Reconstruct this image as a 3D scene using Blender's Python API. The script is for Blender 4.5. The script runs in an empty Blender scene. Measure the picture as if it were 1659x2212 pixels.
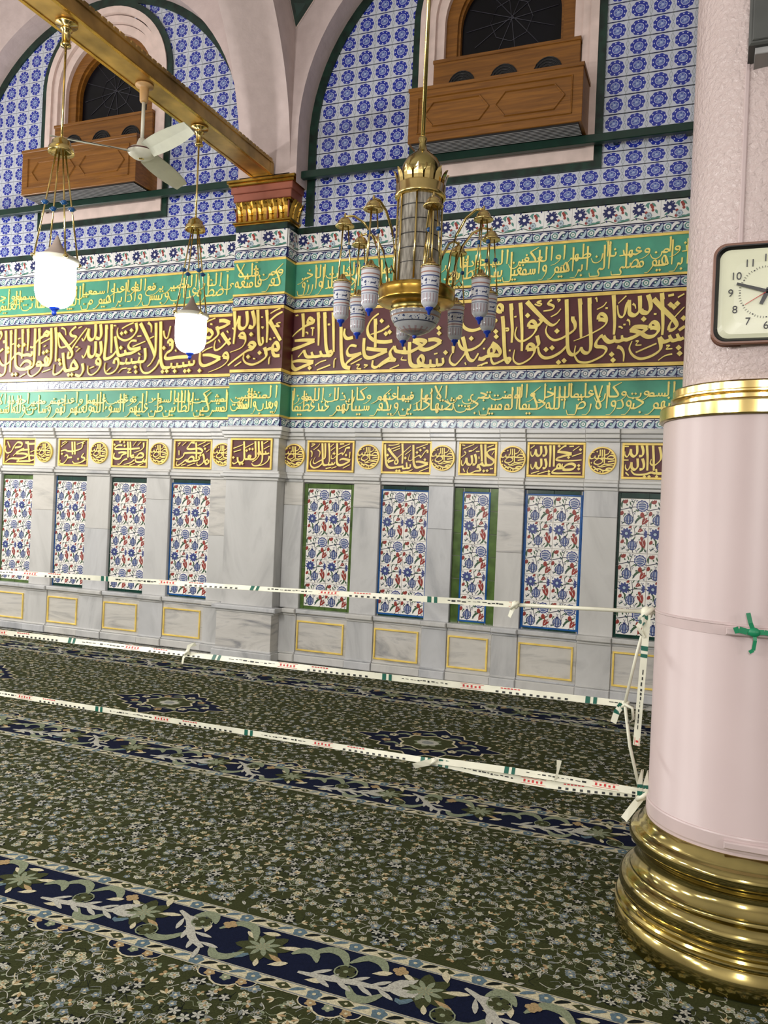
import bpy, math, random
from mathutils import Vector, Matrix
random.seed(7)
S = bpy.context.scene
COL = S.collection
PI = math.pi

# ------------------------------------------------------------------ camera, world, lights, exposure
cam_d = bpy.data.cameras.new('camera'); cam = bpy.data.objects.new('camera', cam_d); COL.objects.link(cam)
YAW, PITCH, ROLL, FPX = -0.378103, 0.002084, -0.042963, 1778.139
fw = Vector((math.sin(YAW)*math.cos(PITCH), math.cos(YAW)*math.cos(PITCH), math.sin(PITCH)))
rt = Vector((math.cos(YAW), -math.sin(YAW), 0)); dn = -rt.cross(fw)
r2 = math.cos(ROLL)*rt + math.sin(ROLL)*dn; d2 = -math.sin(ROLL)*rt + math.cos(ROLL)*dn
mw = Matrix((( r2.x, -d2.x, -fw.x, 0), (r2.y, -d2.y, -fw.y, 0), (r2.z, -d2.z, -fw.z, 1.5), (0, 0, 0, 1)))
cam.matrix_world = mw
cam_d.sensor_fit = 'AUTO'; cam_d.sensor_width = 36; cam_d.lens = FPX/2212*36
cam_d.clip_start = .05; cam_d.clip_end = 100
S.camera = cam
S.view_settings.view_transform = 'Standard'; S.view_settings.look = 'None'
S.view_settings.gamma = 1; S.view_settings.use_curve_mapping = False
S.view_settings.exposure = -0.06
wd = bpy.data.worlds.new('world'); S.world = wd; wd.use_nodes = True
wd.node_tree.nodes['Background'].inputs[0].default_value = (0, 0, 0, 1)
wd.node_tree.nodes['Background'].inputs[1].default_value = 0.
# the hall's other pendant lamps, on the tie beams of the neighbouring bays: same height and spacing as the two lamps in view
LAMPW = 150
for lx, ly in [(-8.8, 4.4), (-8.8, 5.98), (-8.8, 2.3), (-8.8, .7), (-4.25, 2.3), (-4.25, .7), (-4.25, -1.4), (-4.25, -3.0), (-4.25, -5.1), (.3, -3.0), (.3, -5.1), (.3, -6.7), (4.85, -1.4), (4.85, -3.0)]:
    d = bpy.data.lights.new('hall_lamp_offscreen', 'POINT'); d.energy = LAMPW; d.shadow_soft_size = .13; d.color = (1, .965, .925)
    o = bpy.data.objects.new('hall_lamp_offscreen', d); COL.objects.link(o); o.location = (lx, ly, 2.98)
    o.name = 'hall_lamp_%d_offscreen' % (len([q for q in COL.objects if q.type == 'LIGHT']))

# ------------------------------------------------------------------ materials
def lin(c):
    return tuple((v/255/12.92 if v/255 <= .04045 else ((v/255+.055)/1.055)**2.4) for v in c) + (1,)
class NB:
    def __init__(s, name):
        s.m = bpy.data.materials.new(name); s.m.use_nodes = True; s.t = s.m.node_tree
        s.b = s.t.nodes['Principled BSDF']
    def n(s, typ, **kw):
        q = s.t.nodes.new(typ)
        for k, v in kw.items(): setattr(q, k, v)
        return q
    def set(s, sock, v):
        if isinstance(v, (int, float)): sock.default_value = v
        elif isinstance(v, tuple): sock.default_value = v
        else: s.t.links.new(v, sock)
    def math(s, op, a, b=None, c=None):
        q = s.n('ShaderNodeMath', operation=op); s.set(q.inputs[0], a)
        if b is not None: s.set(q.inputs[1], b)
        if c is not None: s.set(q.inputs[2], c)
        return q.outputs[0]
    def mix(s, f, a, b):
        q = s.n('ShaderNodeMix', data_type='RGBA'); s.set(q.inputs[0], f); s.set(q.inputs[6], a); s.set(q.inputs[7], b)
        return q.outputs[2]
    def noise(s, scale, detail=2, vec=None, dist=0., rough=.5):
        q = s.n('ShaderNodeTexNoise'); q.inputs['Scale'].default_value = scale; q.inputs['Detail'].default_value = detail
        q.inputs['Distortion'].default_value = dist; q.inputs['Roughness'].default_value = rough
        if vec is not None: s.t.links.new(vec, q.inputs['Vector'])
        return q.outputs['Fac']
    def ramp(s, f, stops):
        q = s.n('ShaderNodeValToRGB'); e = q.color_ramp.elements
        while len(e) < len(stops): e.new(.5)
        for el, (p, c) in zip(e, stops): el.position = p; el.color = lin(c)
        s.t.links.new(f, q.inputs[0]); return q.outputs[0]
    def bump(s, h, strength, dist=.01):
        q = s.n('ShaderNodeBump'); q.inputs['Strength'].default_value = strength; q.inputs['Distance'].default_value = dist
        s.t.links.new(h, q.inputs['Height']); s.t.links.new(q.outputs[0], s.b.inputs['Normal'])
    def obj(s): return s.n('ShaderNodeTexCoord').outputs['Object']
    def gen(s): return s.n('ShaderNodeNewGeometry').outputs['Position']
    def done(s, col, rough=.5, metal=0., spec=None, coat=0.):
        s.set(s.b.inputs['Base Color'], col); s.set(s.b.inputs['Roughness'], rough); s.set(s.b.inputs['Metallic'], metal)
        if spec is not None: s.b.inputs['Specular IOR Level'].default_value = spec
        if coat: s.b.inputs['Coat Weight'].default_value = coat; s.b.inputs['Coat Roughness'].default_value = .08
        return s.m
MATS = {}
def mat(name, c, rough=.5, metal=0., var=.06, scale=9., bump=0., bscale=60., spec=None, coat=0.):
    if name in MATS: return MATS[name]
    b = NB(name); p = b.gen(); f = b.noise(scale, 3, p)
    lo = tuple(max(0, int(v*(1-var))) for v in c); hi = tuple(min(255, int(v*(1+var))) for v in c)
    col = b.ramp(f, [(.3, lo), (.7, hi)])
    if bump: b.bump(b.noise(bscale, 3, p), bump)
    MATS[name] = b.done(col, rough, metal, spec, coat); return MATS[name]
def M(n): return MATS[n]
mat('pink_plaster', (198, 181, 178), .55, bump=.25, bscale=25, var=.03)
mat('pink_stone', (216, 196, 188), .5, var=.04)
mat('ceiling_cream', (202, 198, 196), .7, var=.03)
mat('green_marble', (18, 42, 34), .3, var=.35, scale=14)
mat('green_rail', (10, 44, 34), .35, var=.1)
mat('grout_dark', (26, 26, 34), .8)
mat('grout_pale', (206, 204, 196), .8)
mat('maroon', (84, 30, 36), .45, var=.08, scale=3)
mat('panel_green', (72, 152, 126), .5, var=.06, scale=5)
mat('gold_letter', (250, 224, 126), .42, metal=.0, var=.06)
mat('gold_edge', (236, 206, 108), .38, metal=.1, var=.08)
mat('gold_metal', (196, 158, 74), .26, metal=1, var=.12)
mat('brass', (172, 157, 100), .13, metal=1, var=.1, scale=6)
mat('brass_dull', (146, 134, 80), .3, metal=1, var=.14, scale=8)
mat('cone_taupe', (150, 136, 126), .55)
mat('brass_light', (218, 194, 128), .18, metal=1, var=.08)
mat('bronze_beam', (172, 142, 84), .36, metal=.85, var=.3, scale=3)
mat('red_paint', (150, 88, 70), .5, var=.05)
mat('white_enamel', (214, 212, 196), .35, var=.02)
mat('fan_blade', (206, 208, 192), .4, var=.02)
mat('dark_line', (70, 20, 24), .5)
mat('blue_bead', (20, 70, 120), .3)
mat('blue_glass', (28, 60, 170), .2)
mat('black_hole', (12, 12, 14), .5)
mat('lead_line', (62, 62, 72), .5)
mat('tan_enamel', (184, 146, 96), .45)
mat('grille_light', (150, 150, 150), .4)
mat('clock_face', (222, 224, 196), .25, var=.01, coat=1)
mat('clock_brown', (124, 86, 70), .4)
mat('clock_black', (14, 14, 16), .3)
mat('print_grey', (70, 70, 74), .6)
mat('red_print', (196, 50, 50), .5)
mat('speaker_grey', (74, 76, 74), .6)
mat('tape_white', (228, 228, 208), .4, var=.05)
mat('tape_green', (24, 96, 80), .4)
mat('tape_black', (24, 28, 28), .5)
mat('ribbon_green', (20, 128, 86), .45)
mat('pvc_pink', (205, 187, 186), .3, var=.02)
# glazes and pigments
mat('t_white', (226, 226, 224), .32, var=.02); mat('t_cream', (238, 236, 229), .32, var=.02)
mat('t_blue', (58, 70, 130), .32); mat('t_blue_mid', (82, 98, 142), .32); mat('t_navy', (28, 36, 92), .32)
mat('t_pale_blue', (170, 190, 200), .32); mat('t_red', (146, 62, 56), .2); mat('t_leaf', (66, 94, 70), .2)
mat('t_teal', (84, 134, 124), .2); mat('t_stem', (66, 66, 82), .2); mat('t_grey', (120, 130, 140), .2)
mat('t_green', (76, 100, 50), .14, var=.2); mat('t_dkgreen', (10, 52, 44), .14, var=.2); mat('t_azure', (34, 88, 152), .14, var=.12)
# carpet wools
for n, c in dict(c_green=(54, 58, 34), c_navy=(20, 25, 46), c_cream=(186, 179, 150), c_white=(168, 167, 156), c_tan=(156, 134, 98),
                 c_sage=(124, 132, 108), c_olive=(60, 64, 40), c_blue=(88, 108, 118), c_black=(26, 30, 28), c_grey=(126, 130, 127)).items():
    mat(n, c, .95, var=.12, scale=160, bump=.3, bscale=400, spec=.05)

def marble(name, a, b_, sx, sy, sz):
    b = NB(name); o = b.gen()
    info = b.n('ShaderNodeObjectInfo').outputs['Random']
    mp = b.n('ShaderNodeMapping'); b.t.links.new(o, mp.inputs[0]); mp.inputs['Scale'].default_value = (sx, sy, sz)
    off = b.n('ShaderNodeCombineXYZ'); v = b.math('MULTIPLY', info, 37.); b.t.links.new(v, off.inputs[0]); b.t.links.new(v, off.inputs[2])
    b.t.links.new(off.outputs[0], mp.inputs['Location'])
    f = b.noise(1.6, 6, mp.outputs[0], dist=1.2, rough=.6)
    c = b.ramp(f, [(.3, b_), (.46, a), (.56, tuple(min(255, v+10) for v in a)), (.75, b_)])
    tint = b.math('MULTIPLY', info, .5)
    c2 = b.mix(tint, c, lin((206, 203, 192)))
    MATS[name] = b.done(c2, .28)
marble('marble_grey', (184, 186, 188), (146, 149, 154), 1.2, 1.2, .45)
marble('marble_vein', (192, 190, 185), (136, 137, 140), .9, .9, 4.2)
marble('marble_pale', (198, 199, 198), (164, 167, 171), .7, .7, 1.6)

def wood(name, a, b_):
    b = NB(name); mp = b.n('ShaderNodeMapping'); b.t.links.new(b.gen(), mp.inputs[0]); mp.inputs['Scale'].default_value = (1.2, 6, 22)
    f = b.noise(2.2, 4, mp.outputs[0], dist=.6)
    MATS[name] = b.done(b.ramp(f, [(.3, a), (.7, b_)]), .38)
wood('wood', (104, 64, 18), (138, 90, 30)); 

def glossy_col(name, c, rough, bstr, bs):
    b = NB(name); p = b.gen()
    b.bump(b.noise(bs, 4, p, dist=.4), bstr, .012)
    MATS[name] = b.done(b.ramp(b.noise(3, 2, p), [(.3, tuple(int(v*.98) for v in c)), (.7, c)]), rough)
glossy_col('column_paint_rough', (200, 183, 180), .2, .9, 52)
glossy_col('column_paint_smooth', (198, 180, 179), .34, .03, 6)

b = NB('window_glass'); b.b.inputs['Specular IOR Level'].default_value = .25
b.done(b.ramp(b.noise(3, 2, b.gen()), [(.4, (4, 4, 7)), (.7, (9, 9, 18))]), .3); MATS['window_glass'] = b.m
b = NB('lamp_glow'); b.b.inputs['Emission Color'].default_value = (1, .97, .92, 1); b.b.inputs['Emission Strength'].default_value = 16
b.done((.9, .9, .9, 1), .3); MATS['lamp_glow'] = b.m
# glazed lamp glass of the unlit chandelier: milk glass with coloured rings and a dark inscription band, by height
def ring_glass(name, z0, z1, stops, base):
    b = NB(name); o = b.obj(); sx = b.n('ShaderNodeSeparateXYZ'); b.t.links.new(o, sx.inputs[0])
    t = b.math('DIVIDE', b.math('SUBTRACT', sx.outputs[2], z0), z1-z0)
    q = b.n('ShaderNodeValToRGB'); q.color_ramp.interpolation = 'CONSTANT'; e = q.color_ramp.elements
    while len(e) < len(stops): e.new(.5)
    for el, (p, c) in zip(e, stops): el.position = p; el.color = lin(c)
    b.t.links.new(t, q.inputs[0])
    ang = b.math('ARCTAN2', sx.outputs[1], sx.outputs[0])
    vor = b.n('ShaderNodeTexVoronoi'); vor.inputs['Scale'].default_value = 26; b.t.links.new(o, vor.inputs['Vector'])
    sp = b.math('GREATER_THAN', b.noise(55, 3, o), .56)
    band = b.math('MULTIPLY', b.math('GREATER_THAN', t, .55), b.math('LESS_THAN', t, .72))
    c = b.mix(b.math('MULTIPLY', sp, band), q.outputs[0], lin((60, 72, 110)))
    cos = b.math('COSINE', b.math('MULTIPLY', ang, 8.)); low = b.math('MULTIPLY', b.math('GREATER_THAN', t, .14), b.math('LESS_THAN', t, .34))
    md = b.math('MULTIPLY', b.math('GREATER_THAN', b.math('ABSOLUTE', cos), .86), low)
    c = b.mix(b.math('MULTIPLY', md, .55), c, lin((140, 90, 96)))
    MATS[name] = b.done(c, .14)
G0 = (198, 200, 206)
ring_glass('ring_glass', -.26, 0., [(0, G0), (.12, (186, 188, 196)), (.36, (120, 128, 150)), (.38, G0), (.42, (160, 120, 116)), (.45, G0), (.5, (70, 84, 130)), (.53, (206, 208, 214)), (.73, (70, 84, 130)), (.76, G0), (.82, (160, 120, 110)), (.85, G0), (.93, (150, 130, 120)), (.96, G0)], G0)
ring_glass('bowl_glass', -.17, 0., [(0, (120, 118, 118)), (.2, (150, 130, 124)), (.25, (176, 178, 182)), (.5, (70, 74, 90)), (.54, (190, 192, 196)), (.74, (150, 120, 104)), (.8, (150, 152, 160)), (.95, (190, 170, 120))], G0)
b = NB('cut_glass'); mp = b.n('ShaderNodeMapping'); b.t.links.new(b.obj(), mp.inputs[0]); mp.inputs['Scale'].default_value = (40, 40, 6)
b.done(b.ramp(b.noise(1.5, 3, mp.outputs[0]), [(.35, (104, 100, 92)), (.65, (166, 162, 152))]), .12); MATS['cut_glass'] = b.m

# blue roundel tile, drawn in the tile's own UV
def blue_tile_mat():
    b = NB('blue_roundel_tile'); uv = b.n('ShaderNodeTexCoord').outputs['UV']; s = b.n('ShaderNodeSeparateXYZ'); b.t.links.new(uv, s.inputs[0])
    x = b.math('MULTIPLY', b.math('SUBTRACT', s.outputs[0], .5), 1.14); y = b.math('SUBTRACT', s.outputs[1], .5)
    r = b.math('SQRT', b.math('ADD', b.math('MULTIPLY', x, x), b.math('MULTIPLY', y, y))); th = b.math('ARCTAN2', y, x)
    R = b.math('ADD', .442, b.math('MULTIPLY', b.math('COSINE', b.math('MULTIPLY', th, 9.)), .022))
    disc = b.math('LESS_THAN', r, R)
    dots = b.math('MULTIPLY', b.math('LESS_THAN', b.math('ABSOLUTE', b.math('SUBTRACT', r, .355)), .022), b.math('GREATER_THAN', b.math('COSINE', b.math('ADD', b.math('MULTIPLY', th, 9.), PI)), .66))
    inner = b.math('LESS_THAN', r, .2); rim = b.math('LESS_THAN', b.math('ABSOLUTE', b.math('SUBTRACT', r, .225)), .011)
    scr = b.math('GREATER_THAN', b.noise(11, 2, uv), .52)
    core = b.math('LESS_THAN', r, .075)
    nz = b.noise(2.2, 2, b.gen())
    c = b.mix(nz, lin((180, 186, 202)), lin((202, 206, 216)))
    lx = b.math('ABSOLUTE', x)
    stem = b.math('LESS_THAN', b.math('ABSOLUTE', b.math('SUBTRACT', b.math('SUBTRACT', .585, lx), b.math('MULTIPLY', b.math('ABSOLUTE', b.math('SINE', b.math('MULTIPLY', y, 7.))), .085))), .014)
    c = b.mix(stem, c, lin((140, 150, 150)))
    c = b.mix(disc, c, b.mix(nz, lin((26, 38, 132)), lin((44, 58, 160))))
    c = b.mix(dots, c, lin((214, 220, 236))); c = b.mix(rim, c, lin((206, 214, 232)))
    c = b.mix(inner, c, b.mix(scr, lin((118, 134, 184)), lin((56, 72, 154)))); c = b.mix(core, c, lin((160, 174, 206)))
    MATS['blue_roundel_tile'] = b.done(c, .2)
blue_tile_mat()

# ------------------------------------------------------------------ mesh helpers
class MB:
    def __init__(s): s.v = []; s.f = []; s.mi = []; s.ml = []; s.uv = {}; s.sm = []
    def mid(s, m):
        if m not in s.ml: s.ml.append(m)
        return s.ml.index(m)
    def face(s, idx, m, uv=None, smooth=False):
        if uv: s.uv[len(s.f)] = uv
        s.f.append(tuple(idx)); s.mi.append(s.mid(m)); s.sm.append(smooth)
    def poly(s, pts, m, uv=None):
        k = len(s.v); s.v += [tuple(p) for p in pts]; s.face(range(k, k+len(pts)), m, uv)
    def box(s, x0, x1, y0, y1, z0, z1, m, front=None, ch=0.):
        k = len(s.v)
        if ch:  # chamfered front rim: front face inset by ch
            s.v += [(x0, y1, z0), (x1, y1, z0), (x1, y1, z1), (x0, y1, z1), (x0, y0+ch, z0), (x1, y0+ch, z0), (x1, y0+ch, z1), (x0, y0+ch, z1),
                    (x0+ch, y0, z0+ch), (x1-ch, y0, z0+ch), (x1-ch, y0, z1-ch), (x0+ch, y0, z1-ch)]
            F = [(0, 3, 2, 1), (0, 1, 5, 4), (1, 2, 6, 5), (2, 3, 7, 6), (3, 0, 4, 7), (4, 5, 9, 8), (5, 6, 10, 9), (6, 7, 11, 10), (7, 4, 8, 11)]
            for f in F: s.face([k+i for i in f], m)
            s.face([k+8, k+9, k+10, k+11], front or m, [(0, 0), (1, 0), (1, 1), (0, 1)])
            return
        s.v += [(x0, y0, z0), (x1, y0, z0), (x1, y1, z0), (x0, y1, z0), (x0, y0, z1), (x1, y0, z1), (x1, y1, z1), (x0, y1, z1)]
        for f in [(0, 3, 2, 1), (4, 5, 6, 7), (1, 2, 6, 5), (2, 3, 7, 6), (3, 0, 4, 7)]: s.face([k+i for i in f], m)
        s.face([k, k+1, k+5, k+4], front or m, [(0, 0), (1, 0), (1, 1), (0, 1)])
    def lathe(s, prof, n, m, cx=0., cy=0., smooth=True, ms=None, a0=0., a1=2*PI):
        k = len(s.v); full = abs(a1-a0-2*PI) < 1e-6; cols = n if full else n+1
        for i in range(cols):
            a = a0+(a1-a0)*i/n
            for r, z in prof: s.v.append((cx+r*math.cos(a), cy+r*math.sin(a), z))
        L = len(prof)
        for i in range(n):
            j = (i+1) % cols
            for q in range(L-1):
                s.face((k+i*L+q, k+j*L+q, k+j*L+q+1, k+i*L+q+1), ms[q] if ms else m, None, smooth)
    def lathe_sharp(s, prof, n, m):   # hard arrises between the profile's steps
        for a, b_ in zip(prof, prof[1:]): s.lathe([a, b_], n, m)
    def tube(s, pts, r, m, n=8, r1=None, cap=True):
        P = [Vector(p) for p in pts]; k = len(s.v); L = len(P)
        up = Vector((0, 0, 1))
        for i, p in enumerate(P):
            t = (P[min(i+1, L-1)]-P[max(i-1, 0)]).normalized()
            a = t.cross(up if abs(t.z) < .95 else Vector((1, 0, 0))).normalized(); b_ = a.cross(t)
            rr = r if r1 is None else r+(r1-r)*i/(L-1)
            for j in range(n):
                w = 2*PI*j/n; s.v.append(tuple(p+rr*(math.cos(w)*a+math.sin(w)*b_)))
        for i in range(L-1):
            for j in range(n):
                s.face((k+i*n+j, k+i*n+(j+1) % n, k+(i+1)*n+(j+1) % n, k+(i+1)*n+j), m, None, True)
        if cap:
            s.face([k+j for j in reversed(range(n))], m); s.face([k+(L-1)*n+j for j in range(n)], m)
    def ell(s, c, rx, ry, rz, m, n=10, h=6):
        prof = [(math.cos(-PI/2+PI*i/h), math.sin(-PI/2+PI*i/h)) for i in range(h+1)]
        k = len(s.v); s.lathe([(max(r, 1e-4), z) for r, z in prof], n, m)
        for i in range(k, len(s.v)): x, y, z = s.v[i]; s.v[i] = (c[0]+x*rx, c[1]+y*ry, c[2]+z*rz)
    def prism(s, pts, y0, y1, m, side=None):   # outline in x,z counter-clockwise seen from the front (-y), from y0 (front) to y1
        k = len(s.v); n = len(pts); s.v += [(x, y0, z) for x, z in pts] + [(x, y1, z) for x, z in pts]
        s.face(range(k, k+n), m)
        for i in range(n):
            j = (i+1) % n; s.face((k+i, k+n+i, k+n+j, k+j), side or m)
    def mesh(s, name):
        me = bpy.data.meshes.new(name); me.from_pydata(s.v, [], s.f)
        for m in s.ml: me.materials.append(M(m))
        me.polygons.foreach_set('material_index', s.mi); me.polygons.foreach_set('use_smooth', s.sm)
        if s.uv:
            ul = me.uv_layers.new(name='uv').data
            for fi, uvs in s.uv.items():
                p = me.polygons[fi]
                for li, c in zip(p.loop_indices, uvs): ul[li].uv = c
        me.update(); return me
    def build(s, name, parent=None, loc=None, rz=0.):
        return put(name, s.mesh(name), parent, loc, rz)
def put(name, me, parent=None, loc=None, rz=0.):
    o = bpy.data.objects.new(name, me); COL.objects.link(o)
    if parent: o.parent = parent
    if loc: o.location = loc
    if rz: o.rotation_euler = (0, 0, rz)
    return o
def thing(name, label, cat, loc=(0, 0, 0), rz=0., group=None):
    o = bpy.data.objects.new(name, None); COL.objects.link(o); o.location = loc; o.rotation_euler = (0, 0, rz); o.empty_display_size = .1
    o['label'] = label; o['category'] = cat
    if group: o['group'] = group
    return o
def tag(o, label, cat, group=None):
    o['label'] = label; o['category'] = cat
    if group: o['group'] = group
    return o
def copy_tree(o, parent=None):
    c = o.copy(); COL.objects.link(c); c.parent = parent
    for ch in list(o.children): copy_tree(ch, c)
    return c

# flat painting: layered polygons in a plane, (u, v, height)
class Paint:
    def __init__(s): s.P = []; s.k = 0; s.hold = False
    def poly(s, pts, m, l=1):
        if not s.hold: s.k += 1
        s.P.append((pts, m, l+s.k*1e-4))          # later shapes of a layer lie a hair higher
    def rect(s, x0, x1, y0, y1, m, l=0): s.poly([(x0, y0), (x1, y0), (x1, y1), (x0, y1)], m, l)
    def disc(s, x, y, r, m, l=1, n=12, sx=1., sy=1., k=0, amp=0., rot=0.):
        c, q = math.cos(rot), math.sin(rot); P = []
        for i in range(n):
            a = 2*PI*i/n; rr = r*(1+amp*math.cos(k*a)); u, v = rr*math.cos(a)*sx, rr*math.sin(a)*sy
            P.append((x+u*c-v*q, y+u*q+v*c))
        s.poly(P, m, l)
    def petal(s, x, y, a, L, w, m, l=1, tip=.62):
        c, q = math.cos(a), math.sin(a)
        P = [(0, 0), (L*.35, -w*.4), (L*tip, -w*.5), (L*.88, -w*.28), (L, 0), (L*.88, w*.28), (L*tip, w*.5), (L*.35, w*.4)]
        s.poly([(x+u*c-v*q, y+u*q+v*c) for u, v in P], m, l)
    def ring(s, x, y, r0, r1, m, l=1, n=14, a0=0., a1=2*PI):
        s.k += 1; s.hold = True
        for i in range(n):
            a, b_ = a0+(a1-a0)*i/n, a0+(a1-a0)*(i+1)/n
            s.poly([(x+r0*math.cos(a), y+r0*math.sin(a)), (x+r1*math.cos(a), y+r1*math.sin(a)), (x+r1*math.cos(b_), y+r1*math.sin(b_)), (x+r0*math.cos(b_), y+r0*math.sin(b_))], m, l)
        s.hold = False
    def stroke(s, pts, w0, w1, m, l=1, sub=4, belly=0.):
        C = crom(pts, sub); n = len(C)
        Lf, Rt = [], []
        for i, (x, y) in enumerate(C):
            dx = C[min(i+1, n-1)][0]-C[max(i-1, 0)][0]; dy = C[min(i+1, n-1)][1]-C[max(i-1, 0)][1]; d = math.hypot(dx, dy) or 1
            t = i/(n-1); w = (w0+(w1-w0)*t+belly*math.sin(PI*t))/2
            Lf.append((x-dy/d*w, y+dx/d*w)); Rt.append((x+dy/d*w, y-dx/d*w))
        s.k += 1; s.hold = True
        for i in range(n-1): s.poly([Rt[i], Rt[i+1], Lf[i+1], Lf[i]], m, l)
        s.hold = False
    def flower(s, x, y, r, n, m, mc, l=2, rot=0., w=.7, back=None):
        if back: s.disc(x, y, r*1.12, back, l-1, 2*n, k=n, amp=.1, rot=rot)
        for i in range(n): s.petal(x, y, rot+2*PI*i/n, r, r*w, m, l)
        s.disc(x, y, r*.27, mc, l+1, 6)
    def to(s, mb, fn, eps):
        rank = {l: i for i, l in enumerate(sorted({q[2] for q in s.P}))}
        for pts, m, l in s.P: mb.poly([fn(u, v, rank[l]*eps) for u, v in pts], m)
def crom(pts, sub=6):
    if len(pts) < 3: return [(pts[0][0]+(pts[-1][0]-pts[0][0])*i/sub, pts[0][1]+(pts[-1][1]-pts[0][1])*i/sub) for i in range(sub+1)]
    P = [pts[0]]+list(pts)+[pts[-1]]; out = []
    for i in range(1, len(P)-2):
        a, b_, c, d = P[i-1:i+3]
        for k in range(sub):
            t = k/sub; out.append(tuple(.5*(2*b_[j]+(c[j]-a[j])*t+(2*a[j]-5*b_[j]+4*c[j]-d[j])*t*t+(3*b_[j]-a[j]-3*c[j]+d[j])*t**3) for j in (0, 1)))
    out.append(tuple(pts[-1][:2])); return out
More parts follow.
